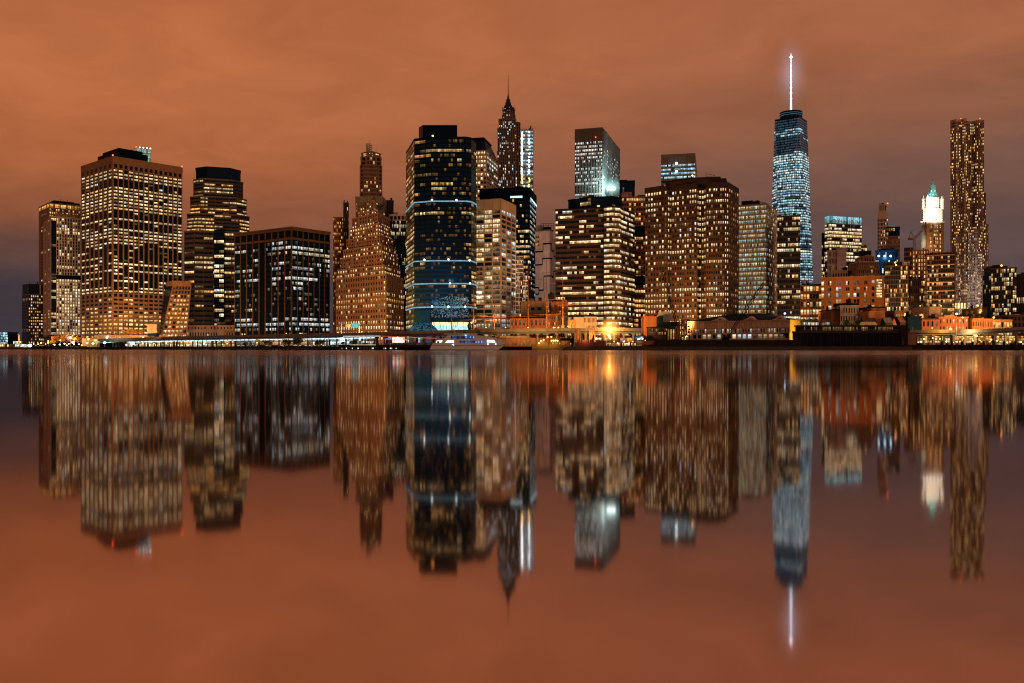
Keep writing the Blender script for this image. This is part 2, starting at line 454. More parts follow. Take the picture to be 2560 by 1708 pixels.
for i in range(5):
    mb = MB(); mb.ball(s0.lerp(s1, i/4)+Vector((0, 0, ht+.5)), .7); mb.build('lamp', LAMP_W if i else LAMP_R, sg)

# --- sloped annex of the block
d = 905; a0, a1 = P(398, d), P(463, d+6)
an = Building('annex_building', 'low annex with a leaning tan window grid at the foot of the broad block', (X(430, d), d, GZ))
zt = Z(711, d); W = an.mb('wall', TAN); li = Lit(21, [(0, .9), (.8, .8), (.86, 0), (1, 0)], .3, 'gold', 2.0)
nr, nc, lean = 14, 6, 10.5
def sl(u, t, o=0):
    x = a0[0]+lean*t*.8 + (a1[0]-a0[0]-lean*t*.8)*u; y = a0[1] + 6*u + 16*t - o
    return (x, y, GZ+(zt-GZ)*t)
an.mb('glazing', DGLASS).add([sl(0, 0), sl(1, 0), sl(1, 1), sl(0, 1), (a0[0]*1.05, d+40, GZ), (a1[0]*1.06, d+40, GZ), (a1[0]*1.06, d+40, zt), (a0[0]*1.05+lean*.8, d+40, zt)], [(0, 1, 2, 3), (1, 5, 6, 2), (4, 0, 3, 7), (3, 2, 6, 7)])
for r in range(nr):
    for c in range(nc):
        an.window(sl((c+.2)/nc, (r+.3)/nr, .15), sl((c+.95)/nc, (r+.3)/nr, .15), sl((c+.95)/nc, (r+.8)/nr, .15), sl((c+.2)/nc, (r+.8)/nr, .15), li(r, c, nr, nc))
for c in range(nc+1): W.bar(sl(c/nc, 0, .1), sl(c/nc, 1, .1), 1.5)
for r in range(nr+1): W.bar(sl(0, r/nr, .05), sl(1, r/nr, .05), 1.9)
an.solid('parapet', TAN, [(sl(0, 1)[0]-.5, sl(0, 1)[1]-1), (a1[0]+.5, sl(1, 1)[1]-1), (a1[0]*1.06, d+41), (sl(0, 1)[0]*1.05, d+41)], zt, zt+5)
an.finish()

# --- stepped octagonal tower
d = 985
def octo(x0, x1, d, ch, dep=44):
    a, b_, c, e = front(x0, x1, d, dep, True); w = math.hypot(b_[0]-a[0], b_[1]-a[1]); u = ((b_[0]-a[0])/w, (b_[1]-a[1])/w); v = ((e[0]-a[0])/dep, (e[1]-a[1])/dep)
    g = lambda s, t: (a[0]+u[0]*s+v[0]*t, a[1]+u[1]*s+v[1]*t)
    return [g(ch, 0), g(w-ch, 0), g(w, ch), g(w, dep-ch), g(w-ch, dep), g(ch, dep), g(0, dep-ch), g(0, ch)]
p = octo(460, 626, d, 11, 60)
b = B('office_tower', 'stepped tower with chamfered corners, ribbon windows and a dark block on top', p)
tiers = [(460, 626, 836, 580, 24, [(0, .1), (.2, .2), (.5, .22), (1, .35)]), (467, 624, 580, 536, 5, .55), (475, 617, 536, 492, 5, .5), (483, 608, 492, 447, 5, .45)]
for k, (x0, x1, y0, y1, n, prof) in enumerate(tiers):
    q = octo(x0, x1, d+k*2.2, 11, 60-k*5)
    b.tower(q, GZ if k == 0 else Z(y0, d), Z(y1, d), TAUPE, DGLASS, [5, 2, 0, 0, 0, 0, 0, 1], n, Lit(30+k, prof, .6, 'warm', 1.8, run=1.6), pf=.06, sf=.56, pd=.15, sd=.3, roof=GREY)
q = octo(489, 602, d+9, 12, 40)
b.tower(q, Z(447, d), Z(416, d), BLACK, NAVY, [14, 3, 0, 0, 0, 0, 0, 0], 4, Lit(40, 0, 0, dim=0), pf=.1, sf=.08, pd=.12, sd=.1, roof=BLACK)
c0 = X(498, d)
for ox, yy in ((0, 409), (6, 410)): MB().bar((c0+ox, d+15, Z(417, d)), (c0+ox, d+15, Z(yy, d)), .5).build('antenna', BLACK, b.root)
sl0 = X(538, d); sl1 = X(562, d)     # the darker projecting stair bay
b.tower([(sl0, d-3), (sl1, d-3), (sl1, d), (sl0, d)], GZ, Z(575, d), BLACK, NAVY, [2, 0, 0, 0], 24, Lit(41, [(0, .4), (.1, .05), (.3, .6), (1, .5)], .9, 'cream', 1.7), pf=.05, sf=.4, pd=.1, faces=[0])
b.finish()
p = front(446, 590, 955, 25, True); d = 955
b = B('low_building', 'low pinkish two-step base building in front of the chamfered stepped tower', p)
b.tower(p, GZ, Z(826, d), PINK, DGLASS, [22, 0, 0, 0], 2, Lit(42, .12, .2, 'warm', 1.3), pf=.55, sf=.55, roof=PINK)
q = front(460, 590, d+4, 20); b.tower(q, Z(826, d), Z(815, d), PINK, DGLASS, [16, 0, 0, 0], 1, Lit(43, 0, 0, dim=.1), pf=.6, sf=.5, roof=PINK)
b.finish()

# --- black box with copper piers
d = 850; p = corner(729, 587, 824, d, 35.5)
b = B('office_tower', 'squat black glass box with slim copper vertical piers', p)
nb = [7, 0, 0, 9]; z1, z2, zt = Z(599, d), Z(574, d), Z(569, d)
prof = [(0, .5), (.05, .7), (.12, .4), (.2, .7), (.24, .8), (.28, .1), (.5, .1), (.56, .3), (.66, .15), (.8, .3), (.9, .35), (1, .15)]
li = Lit(50, prof, .5, 'cool', 1.0, run=3.5, dim=.2)
Lp, C = p[3], p[0]; nseg = 9
for k in range(nseg):       # left face bay by bay so that the fourth bay stays blank
    a = (Lp[0]+(C[0]-Lp[0])*k/nseg, Lp[1]+(C[1]-Lp[1])*k/nseg); c = (Lp[0]+(C[0]-Lp[0])*(k+1)/nseg, Lp[1]+(C[1]-Lp[1])*(k+1)/nseg)
    b.facade(a, c, GZ, z1, 3, 21, None if k == 4 else li, BLACK, pf=.05, sf=.45, pd=.1, sd=.06, part='spandrel')
a, c = p[0], p[1]
b.facade(a, c, GZ, z1, 21, 21, li, BLACK, pf=.05, sf=.45, pd=.1, sd=.06, part='spandrel')
b.mb('glazing', NAVY).prism(p, GZ, zt-.1, bottom=False)
for (A, Bq, n) in ((p[3], p[0], 9), (p[0], p[1], 7)):
    W = b.mb('pier', COPPER)
    for k in range(n+1):
        f = lambda t: (A[0]+(Bq[0]-A[0])*t, A[1]+(Bq[1]-A[1])*t)
        e = .0075; W.slab(f(max(0, k/n-e)), f(min(1, k/n+e)), 0, .6, GZ, z2)
    W.slab(f(.002), f(.998), 0, 1.0, z1, z1+2.2); W.slab(f(.002), f(.998), 0, 1.0, z2-.6, z2+1)
b.solid('roof', COPPER, grow(p, .8), z2+1, zt+1)
b.finish()

# --- stepped pyramid building
d = 800
b = Building('stepped_building', 'tan ziggurat building with many small lit windows stepping back to a narrow top', (X(915, d), d+30, GZ))
steps = [(813, 1013, 836, 686, 13), (819, 1005, 686, 663, 2), (829, 998, 663, 633, 3), (837, 993, 633, 610, 2), (847, 986, 610, 583, 3), (858, 979, 583, 554, 3), (865, 974, 554, 526, 3), (876, 962, 526, 492, 4)]
for k, (x0, x1, y0, y1, n) in enumerate(steps):
    dd = d+k*3.2; xc = x1-48+k*3.0
    q = corner(xc, x0, x1, dd, 8, 60)
    q = [q[0], q[1], (q[1][0]-3, q[1][1]+50-k*3), (q[3][0], q[3][1]+50-k*3)]
    prof = [(0, .7), (.1, .97), (.25, .9), (.35, .35), (.5, .4), (.65, .7), (.8, .1), (1, .15)] if k == 0 else (.55 if k in (1, 3, 5, 7) else .3)
    wf = q[0][0]-q[3][0]
    b.tower(q, GZ if k == 0 else Z(y0, d), Z(y1, d), BUFF, DGLASS, [max(4, round(11-k*.7)), 0, 0, round(wf/2.95)], n, Lit(60+k, prof, .6, 'warm', 2.4), pf=.52, sf=.48, pd=.3, sd=.2, roof=PALE)
    for f in (.33, .66):       # the projecting bays that mark each set-back
        e = lambda t: (q[3][0]+(q[0][0]-q[3][0])*t, q[3][1]+(q[0][1]-q[3][1])*t)
        if k: b.mb('buttress', BUFF).slab(e(f-.05), e(f-.03), 0, 1.0, Z(y0, d), Z(y1, d)+1.5)
q = front(888, 957, d+28, 24); b.solid('penthouse', GREY, q, Z(492, d), Z(478, d)); b.mb('penthouse', GREY)
for k in range(15): b.mb('pier', GREY).slab(P(888+k*4.7, d+28), P(889.6+k*4.7, d+28), 0, .5, Z(500, d), Z(478, d))
b.finish()
# its slender stone neighbour behind
d = 900; p = octo(900, 955, d, 4, 22)
b = B('stone_tower', 'slender brown stone tower with a rounded crown and a lattice frame on its top', p)
b.tower(p, GZ, Z(412, d), TAN, DGLASS, [7, 1, 0, 0, 0, 0, 0, 1], 46, Lit(70, [(0, .1), (.84, .08), (.9, .3), (.95, .06), (1, 0)], .2, 'warm', 1.5, dim=.03), pf=.5, sf=.4, pd=.5)
q = octo(902, 953, d+.6, 6, 20); b.tower(q, Z(412, d), Z(392, d), TAN, BLACK, [3, 1, 0, 0, 0, 0, 0, 1], 2, Lit(71, .2, 0, 'warm', 1), pf=.45, sf=.3, pd=.5, roof=TAN)
q = octo(904, 951, d+1.2, 7, 19); b.tower(q, Z(392, d), Z(381, d), TAN, DGLASS, [6, 1, 0, 0, 0, 0, 0, 1], 2, Lit(72, .3, 0, 'warm', 1.2), pf=.55, sf=.4, roof=TAN)
q = octo(909, 945, d+3, 6, 15); b.solid('crown', BUFF, q, Z(380, d), Z(376, d))
m = MB(); xa, xb_ = X(913, d), X(925, d); z0, z1 = Z(376, d), Z(356, d)
for (xx, yy) in ((xa, d+6), (xb_, d+6), (xa, d+12), (xb_, d+12)): m.bar((xx, yy, z0), (xx, yy, z1), .55)
for k in range(4):
    za, zb_ = z0+(z1-z0)*k/4, z0+(z1-z0)*(k+1)/4
    m.bar((xa, d+6, za), (xb_, d+6, zb_), .4).bar((xb_, d+6, za), (xa, d+6, zb_), .4).bar((xa, d+6, zb_), (xb_, d+6, zb_), .45).bar((xa, d+12, za), (xb_, d+12, zb_), .4).bar((xa, d+6, zb_), (xa, d+12, zb_), .4)
m.bar(((xa+xb_)/2, d+9, z1), ((xa+xb_)/2, d+9, z1+3), .5)
m.build('lattice_frame', STEEL, b.root)
b.finish()

def slab_block(name, label, x0, x1, d, ytop, wall, core, cols, rows, lit, depth=30, roof=ROOF, ybase=None, **k):
    p = front(x0, x1, d, depth, d >= 735)
    if cols == 0: core = wall
    b = B(name, label, p)
    b.tower(p, GZ if ybase is None else Z(ybase, d), Z(ytop, d), wall, core, [cols, max(1, cols//3), 0, max(1, cols//3)], rows, lit, roof=roof, **k)
    return b
slab_block('dark_block', 'plain black block peeping out left of the ziggurat building', 858, 872, 880, 509, DKBR, NAVY, 6, 40, Lit(75, .03, .3), pf=.4, sf=.1).finish()
slab_block('orange_block', 'narrow orange-lit block between the copper-pier box and the ziggurat', 833, 858, 905, 545, ORANGE, DGLASS, 9, 36, Lit(76, [(0, .2), (.7, .3), (1, .5)], .2, 'amber', 1.1), pf=.4, sf=.4, roof=ORANGE).finish()
slab_block('ribbed_block', 'dark ribbed block just right of the ziggurat top', 958, 984, 890, 503, DKBR, DGLASS, 6, 30, Lit(77, .02, .3), pf=.5, sf=.0, pd=.8).finish()
b = slab_block('dark_tower', 'dark fine-ribbed tower with pale open grid on top beside the black octagonal tower', 978, 1022, 860, 552, BLACK, NAVY, 20, 34, Lit(78, [(0, .15), (1, .2)], .8, 'cream', 1.3), pf=.35, sf=.1, pd=.6)
p = front(974, 1022, 859, 31); b.tower(p, Z(552, 860), Z(539, 860), PINK, BLACK, [5, 0, 0, 0], 1, Lit(79, 0, 0, dim=0), pf=.25, sf=.3, pd=.6, roof=PINK); b.finish()

# --- black octagonal tower with the glowing rings
d = 705
p = [P(1036, d+4), P(1078, d-3), P(1165, d-3), P(1178, d), P(1190.5, d+14), P(1190, d+60), P(1060, d+80), P(1015.5, d+52)]
# order so that edges run counter-clockwise as seen from above
b = B('office_tower', 'huge black octagonal glass tower banded by four bluish-white light rings', p)
zt = Z(349, d); zb = Z(772, d)
pr = [(0, .03), (.1, .08), (.3, .06), (.45, .04), (.6, .08), (.68, .12), (.8, .07), (.93, .16), (1, 0)]
cols = [5, 18, 2, 3, 0, 0, 0, 0]
rings = [771, 713, 656, 507]
cuts = [822, 770.3, 766.8, 711.5, 708.5, 654.5, 651.5, 506.5, 503.5, 349]
RING = emis('ring_light', (.38, .72, .9), .55)
lf = Lit(80, pr, .35, 'gold', .7, dim=.22, run=2.2)
lleft = Lit(81, [(0, .75), (.55, .6), (.62, .2), (1, .15)], .6, 'warm', 1.0, dim=.6)
lright = Lit(82, [(0, .6), (.5, .7), (.55, .05), (1, .1)], .7, 'warm', 1.3)
for k in range(0, len(cuts)-1):
    z0, z1 = Z(cuts[k], d), Z(cuts[k+1], d)
    if k % 2: 
        b.mb('light_ring', RING).prism(grow(p, .5), z0, z1)
        continue
    n = max(4, round((z1-z0)/3.75))
    b.tower(p, z0, z1, BLUE if k < 6 else NAVY, BLUE if k < 6 else NAVY, [3, 16, 2, 2, 0, 0, 0, 7], n, [lf, lf, lf, lright if k < 6 else lf, None, None, None, lleft], pf=.1, sf=.42, pd=.18, sd=.12)  # bluer lower glass: the ring lights' glow is put into its colour
q = [P(1047, d+14), P(1057, d+6), P(1143, d+6), P(1143, d+45), P(1055, d+50), P(1047, d+40)]
b.solid('parapet', BLACK, grow(p, .2), zt, Z(344, d)); b.solid('penthouse', NAVY, q, Z(344, d), Z(308, d))
for x in (1096, 1106): b.mb('vent', BLACK).lathe(P(x, d+20), [(2, Z(308, d)), (2, Z(303, d)), (1.2, Z(302, d))])
b.mb('vent', BLACK).box(X(1070, d), X(1078, d), d+16, d+20, Z(308, d), Z(306, d)).box(X(1082, d), X(1090, d), d+16, d+20, Z(308, d), Z(306, d))
b.lamp('roof_lamp', LAMP_O, (*P(1082, d+3), Z(338, d)), .8)
# ring spotlights
for x, y in ((1080, 504), (1141, 504), (1061, 652), (1121, 651), (1174, 653), (1125, 710), (1175, 710), (1080, 767), (1121, 768), (1163, 768)):
    c = (*P(x, d-7), Z(y, d)); b.lamp('spotlight', LAMP_W, c, .75)
for x, y, e in ((1061, 652, 2600), (1121, 700, 2600), (1078, 755, 6000), (1121, 765, 5000), (1163, 765, 3000)):
    light('spot', (*P(x, d-22), Z(y, d)), (.35, .75, 1), e, b.root)
# lobby and flared glass skirt
GLOW = emis('lobby_glow', (1, .85, .45), 1.4); GLOWC = emis('lobby_glow_cool', (.45, .88, .80), 1.3)
m = MB(); m.quad((*P(1080, d-4), Z(815, d)), (*P(1168, d-4), Z(815, d)), (*P(1172, d-4), Z(806, d)), (*P(1080, d-4), Z(806, d))); m.build('lobby_light', GLOW, b.root)
m = MB(); m.quad((*P(1088, d-4), Z(829, d)), (*P(1172, d-4), Z(829, d)), (*P(1168, d-4), Z(815.3, d)), (*P(1080, d-4), Z(815.3, d))); m.build('lobby_light', GLOWC, b.root)
m = b.mb('skirt', BLUE)
for x0, x1, x2, x3 in ((1036, 1076, 1019, 1098),):
    m.add([(*P(x0, d-1), Z(775, d)), (*P(x1, d-6), Z(775, d)), (*P(x1, d-7), Z(808, d)), (*P(x3, d-16), Z(829, d)), (*P(x2, d-16), Z(829, d)), (*P(x0, d-7), Z(808, d))], [(5, 2, 1, 0), (4, 3, 2, 5)])
SK = emis('skirt_panes', (.12, .38, .6), .35)
m = MB(); rng = random.Random(3)
for j in range(12):
    for i in range(14):
        t0, t1 = (j+.08)/12, (j+.92)/12
        f = lambda t: (1036-17*t, 1076+22*t, d-7.2-9*t, 808+21*t)
        if t1 <= 1:
            a, c = f(t0), f(t1)
            g = lambda q, u: (*P(q[0]+(q[1]-q[0])*u, q[2]-.15), Z(q[3], d))
            if rng.random() < .6: m.quad(g(c, (i+.08)/14), g(c, (i+.92)/14), g(a, (i+.92)/14), g(a, (i+.08)/14))
m.build('skirt_glazing', SK, b.root)
# reflections of small lamps in the lower glass, painted as glowing specks
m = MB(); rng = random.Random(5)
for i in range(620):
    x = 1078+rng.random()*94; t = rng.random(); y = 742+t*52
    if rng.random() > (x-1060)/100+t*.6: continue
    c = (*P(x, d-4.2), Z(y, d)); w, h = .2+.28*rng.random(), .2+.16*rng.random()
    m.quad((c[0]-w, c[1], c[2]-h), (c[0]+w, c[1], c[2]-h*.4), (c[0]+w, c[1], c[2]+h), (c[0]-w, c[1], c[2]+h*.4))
m.build('painted_glint', emis('painted_glitter', (.40, .70, .80), .36), b.root, kind='stuff')
m = MB(); m.slab(P(1078, d-4), P(1172, d-4), 0, .6, Z(806, d), Z(797, d)); m.build('canopy', BLACK, b.root)
for k in range(6): MB().bar((*P(1090+k*14, d-5), Z(829, d)), (*P(1084+k*15, d-5), Z(806, d)), .3).build('glazing_bar', BLACK, b.root)
b.finish()

# --- slanted-roof tower behind
d = 960; p = corner(1216, 1150, 1244, d, 12, 50)
b = B('office_tower', 'tower with dark sloping mansard roof and brightly lit floors behind the octagonal tower', p)
b.tower(p, GZ, Z(377, d), PALE, NAVY, [5, 0, 0, 9], 46, [Lit(90, [(0, .2), (.75, .2), (.9, .7), (1, .95)], .5, 'cool', 1.6), None, None, Lit(91, [(0, .2), (.7, .35), (.85, .6), (1, 1)], .4, 'cream', 2.0)], pf=.22, sf=.42, pd=.6, sd=1.0, roof=GREY)
q = shrink(p, .62); b.mb('mansard_roof', NAVY).prism(grow(p, -.4), Z(376, d)+.95, Z(342, d), poly2=q); b.solid('roof_cap', BLACK, grow(q, 1.2), Z(342, d), Z(338, d))
b.finish()

# --- spire tower
d = 1050; xc = 1270.5
def sq(x0, x1, dd, dep): return front(x0, x1, dd, dep)
p = sq(1243, 1293, d, 26)
b = B('spire_tower', 'tapering stone skyscraper ending in a needle spire', p)
b.tower(p, GZ, Z(380, d), STONEG, DGLASS, [11, 1, 0, 1], 62, Lit(95, [(0, .2), (.6, .2), (.8, .28), (1, .2)], .25, 'cool', 1.3, dim=.03), pf=.5, sf=.3, pd=.7, sd=.1, roof=STONEG)
q = sq(1244, 1291, d+1, 24); b.tower(q, Z(380, d), Z(322, d), STONEG, DGLASS, [10, 1, 0, 1], 12, Lit(96, .22, .25, 'cool', 1.2, dim=.03), pf=.5, sf=.3, pd=.7, sd=.1, roof=STONEG)
q = sq(1247, 1289, d+2, 22); b.tower(q, Z(322, d), Z(298, d), STONEG, DGLASS, [9, 1, 0, 1], 5, Lit(97, .4, .25, 'cool', 1.2), pf=.5, sf=.3, pd=.7, sd=.1, roof=STONEG)
q = sq(1287, 1301, d+6, 20); b.tower(q, GZ, Z(306, d), STONEG, DGLASS, [3, 1, 0, 0], 70, Lit(98, .03, .2), pf=.5, sf=.2, pd=.7, roof=DKBR); b.solid('wing_cap', DKBR, sq(1290, 1299, d+8, 14), Z(306, d), Z(301, d))
for (x0, x1, y0, y1, m) in ((1255, 1288.5, 298, 284, STONEG), (1257, 1287, 284, 272, STONEG), (1259, 1285.5, 272, 265, DKBR)):
    q = octo(x0, x1, d+4, 4, 17); b.tower(q, Z(y0, d), Z(y1, d), m, DGLASS, [6, 1, 0, 0, 0, 0, 0, 1], 3, Lit(99, .12, .2, 'cool', .9), pf=.55, sf=.3, pd=.4)
for (r0, r1, y0, y1) in ((12, 10.5, 265, 258), (8.2, 7.4, 258, 250), (6, 5, 250, 242), (3.5, 1.6, 242, 232), (1.5, .75, 232, 222)):
    b.mb('crown', DKBR).lathe((X(xc, d+12), d+12), [(r0/2.05, Z(y0, d)), (r1/2.05, Z(y1, d))], 8)
m = MB(); m.bar((X(xc, d+12), d+12, Z(222, d)), (X(xc, d+12), d+12, Z(200, d)), .9, .7, 8).bar((X(xc, d+12), d+12, Z(200, d)), (X(xc, d+12), d+12, Z(179, d)), .65, .4, 8); m.build('spire', BLACK, b.root)
for k in range(8): b.mb('pinnacle', DKBR).bar((X(1256+k*4.5, d+3), d+3, Z(276, d)), (X(1256+k*4.5, d+3), d+3, Z(264.5, d)), 1.2, .2)
b.finish()

# --- scaffolded tower with work lights
d = 1150; p = front(1294, 1333, d, 25)
b = B('tower_under_construction', 'scaffolded unfinished tower glowing with white work lights beside the spire tower', p)
b.tower(p, GZ, Z(326, d), STEEL, NAVY, [4, 1, 0, 1], 60, Lit(102, .97, .3, 'ice', 1.4), pf=.12, sf=.4, pd=.5, sd=2.2, roof=STEEL)
rng = random.Random(8)
for k in range(38):
    z = Z(332+k*4.1, d)
    for x in (1304, 1322): 
        if rng.random() < .75: b.lamp('work_light', emis('work_lamp', (.85, .97, 1), 7) if k < 26 else emis('work_lamp_amber', (1, .6, .15), 6), (X(x+rng.random()*2, d-2.4), d-2.4, z), .95)
for k in range(13): b.mb('scaffold', STEEL).bar((X(1294+k*3.3, d-4), d-4, GZ), (X(1294+k*3.3, d-4), d-4, Z(321, d)), .35)
for k in range(30): b.mb('scaffold', STEEL).bar((X(1294, d-4), d-4, Z(325+k*8.2, d)), (X(1334, d-4), d-4, Z(325+k*8.2, d)), .3)
b.mb('hoist_mast', BLACK).bar((X(1327, d), d+4, Z(326, d)), (X(1327, d), d+4, Z(313, d)), 1.6)
b.finish()

# --- dark finned tower
d = 810; p = corner(1324, 1199, 1339.5, d, 9)
b = B('office_tower', 'black tower with vertical fins along its blank top and a pale blue lit strip', p)
zt, z1 = Z(471, d), Z(495, d)
b.tower(p, GZ, z1, BLACK, NAVY, [7, 0, 0, 26], 29, [Lit(105, [(0, .5), (.3, .2), (.7, .55), (1, .5)], .5, 'cool', 1.1), None, None, Lit(106, [(0, .3), (.5, .25), (.64, .3), (.7, .85), (.8, .45), (1, .3)], .75, 'warm', 1.7)], pf=.12, sf=.5, pd=.4, sd=.2)
b.tower(p, z1, zt, BLACK, BLACK, [9, 0, 0, 40], 1, None, pf=.35, sf=0, pd=.9, roof=BLACK)
m = MB(); e = lambda t: (p[3][0]+(p[0][0]-p[3][0])*t, p[3][1]+(p[0][1]-p[3][1])*t); m.slab(e(.62), e(.86), .9, 1.1, z1+.2, z1+2); m.slab(p[0], p[1], .9, 1.1, z1-1.4, z1+.4); m.build('light_strip', emis('strip_light', (.65, .92, 1), 1.3), b.root)
b.finish()

# --- white gridded tower
d = 722; p = corner(1252, 1150, 1288.5, d, 20)
b = B('office_tower', 'white concrete grid tower with wide windows and a blank band on top', p)
z1, zt = Z(523, d), Z(497.5, d)
b.tower(p, GZ, z1, PALE, DGLASS, [3, 0, 0, 5], 29, [Lit(110, [(0, .5), (.3, .15), (.8, .3), (1, .5)], .1, 'cool', 1.3, dim=.5), None, None, Lit(111, [(0, .5), (.2, .6), (.4, .35), (.7, .45), (1, .7)], .5, 'cream', 1.6, dim=.6)], pf=.11, sf=.3, pd=.6, sd=.55)
b.solid('top_band', PALE, grow(p, .5), z1, zt); b.solid('roof', PINK, p, zt, zt+.6)
for k in range(6):
    e = lambda t: (p[3][0]+(p[0][0]-p[3][0])*t, p[3][1]+(p[0][1]-p[3][1])*t); b.mb('joint', TAN).slab(e(k/5), e(k/5+.004), .5, .9, z1, zt)
b.finish()
slab_block('lattice_building', 'pale lattice-fronted building wedged between the white grid tower and the dark finned tower', 1284, 1308, 760, 641, PALE, NAVY, 8, 22, Lit(112, [(0, .8), (.3, .2), (1, .15)], .6, 'warm', 1.4), pf=.2, sf=.22, pd=.5).finish()
slab_block('lattice_building', 'lower pale lattice-fronted block in front of the dark finned tower', 1308, 1320, 757, 690, PALE, NAVY, 4, 14, Lit(113, [(0, .8), (.3, .2), (1, .25)], .6, 'warm', 1.4), pf=.2, sf=.22, pd=.5).finish()

# --- windowless white building with dark zigzag lines
d = 800; p = corner(1374, 1338, 1389, d, 30)
b = B('windowless_building', 'windowless pinkish white building marked with dark stepped lines', p)
zt = Z(577, d)
b.solid('wall', PALEPINK, inset(p, 0, .55, 0, 1), GZ, zt); b.solid('wall', PALEPINK, inset(p, .55, 1, 0, 1), GZ, Z(594, d)); b.solid('parapet', GREY, grow(inset(p, 0, .55, 0, 1), .3), zt, zt+1.2)
q = inset(p, .15, .5, .1, .5); b.solid('penthouse', BLACK, q, zt+1.2, Z(566, d))
m = MB(); cxx, cyy = mid(q)
for k in range(6):
    for l in range(3): m.bar((cxx-6+k*2.4, cyy-3, Z(577, d)), (cxx-6+k*2.4, cyy-3, Z(558, d)), .35)
for k in range(4): m.bar((cxx-6, cyy-3, Z(574-k*5.3, d)), (cxx+6, cyy-3, Z(574-k*5.3, d)), .35)
m.build('roof_cage', BLACK, b.root)
b.solid('cooling_unit', STEEL, inset(p, .1, .5, .6, .95), zt+1.2, Z(561, d))
m = MB()
def zig(f, pts, w=1.3):
    for (u0, y0), (u1, y1) in zip(pts, pts[1:]):
        a, c = f(u0), f(u1)
        if u0 == u1: m.slab(f(u0-.015), f(u0+.02), .02, .3, Z(max(y0, y1), d), Z(min(y0, y1), d))
        else: m.slab(f(min(u0, u1)), f(max(u0, u1)), .02, .32, Z(y0, d)-w/2, Z(y0, d)+w/2)
fl = lambda t: (p[3][0]+(p[0][0]-p[3][0])*t, p[3][1]+(p[0][1]-p[3][1])*t); fr = lambda t: (p[0][0]+(p[1][0]-p[0][0])*t, p[0][1]+(p[1][1]-p[0][1])*t)
zig(fl, [(0, 628), (.55, 628), (.55, 609), (1, 609)]); zig(fr, [(0, 609), (.3, 609), (.3, 626), (.7, 626), (.7, 640), (1, 640)])
zig(fl, [(0, 661), (.5, 661), (.5, 646), (1, 646)]); zig(fr, [(0, 646), (.35, 646), (.35, 693), (.6, 693)])
zig(fl, [(0, 735), (.25, 735), (.25, 718), (0, 718)]); zig(fl, [(.25, 725), (.6, 725), (.6, 690), (1, 690)]); zig(fr, [(0, 690), (.6, 690), (.6, 678), (1, 678)])
m.build('dark_stripe', NAVY, b.root)
light('flood', (*P(1352, d-62), Z(700, d)), (1, .74, .60), 42000, b.root, 1)  # added flood with no lamp modelled, brightens the pale wall
for y in (590, 602, 610): b.facade(fl(.02), fl(.3), Z(y+3.5, d), Z(y-3, d), 1, 1, Lit(int(y), .4, 0, 'amber', .4, dim=1), PINK, pf=.1, sf=.1, pd=0, sd=0)
b.finish()
# --- pale tower with the floodlight
d = 1250; p = corner(1506, 1437, 1549, d, 17)
b = B('office_tower', 'pale tower with a blank mesh top and a dazzling floodlight on its right side', p)
z1, zt = Z(351, d), Z(320, d)
b.tower(p, GZ, z1, GREY, NAVY, [14, 0, 0, 18], 56, [Lit(120, [(0, .2), (.8, .2), (.85, .45), (.95, .6), (1, .1)], .1, 'cool', 1.6), None, None, Lit(121, [(0, .3), (.65, .5), (.72, .55), (.78, .3), (.9, .3), (.95, .9), (1, .3)], .75, 'cool', 1.6)], pf=.3, sf=.45, pd=.9, sd=.25)
b.tower(p, z1, zt, GREY, GREY, [14, 0, 0, 30], 1, None, pf=.4, sf=.08, pd=.7, roof=GREY)
for x in (1521, 1528, 1535): b.lamp('floodlight', LAMP_W, (*P(x, d+4), Z(470, d)), 2.6)
light('flood', (*P(1528, d-14), Z(466, d)), (.5, .92, .9), 260000, b.root, 2)
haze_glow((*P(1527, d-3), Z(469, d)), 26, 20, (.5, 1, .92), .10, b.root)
b.lamp('beacon', LAMP_R, (*P(1489, d-2), Z(344, d)), .8)
b.finish()

# --- wide brown ribbon-window building
d = 722; p = [P(1389, d+13), P(1508, d), P(1510, d-4), P(1530, d-8), P(1550, d-4), P(1553, d+4), P(1586, d+34), P(1560, d+70), P(1400, d+66)]
b = B('office_tower', 'wide brown building with long lit ribbon windows and a rounded glass bay', p)
zt = Z(520, d)
prf = [(0, .75), (.12, .9), (.3, .8), (.4, .4), (.48, .22), (.62, .15), (.75, .2), (.87, .5), (1, .35)]
pb = [(0, .8), (.5, .9), (1, .85)]
lb = Lit(131, pb, .85, 'cream', 2.1)
b.tower(p, GZ, zt, BROWN, DGLASS, [20, 0, 3, 3, 1, 7, 0, 0, 0], 27, [Lit(130, prf, .6, 'cream', 2.0, run=2.5), None, lb, lb, lb, Lit(132, [(0, .8), (.4, .6), (.7, .25), (.85, .9), (1, .5)], .8, 'cream', 1.6), None, None, None], pf=.05, sf=.5, pd=.1, sd=.5, roof=BLACK)
q = [P(1421, d+20), P(1470, d+6), P(1530, d+2), P(1554, d+10), P(1545, d+50), P(1430, d+50)]
b.tower(q, zt, Z(492, d), NAVY, NAVY, [5, 8, 3, 0, 0, 0], 3, Lit(133, .12, .2, 'warm', .9), pf=.06, sf=.1, pd=.2, roof=BLACK)
b.finish()

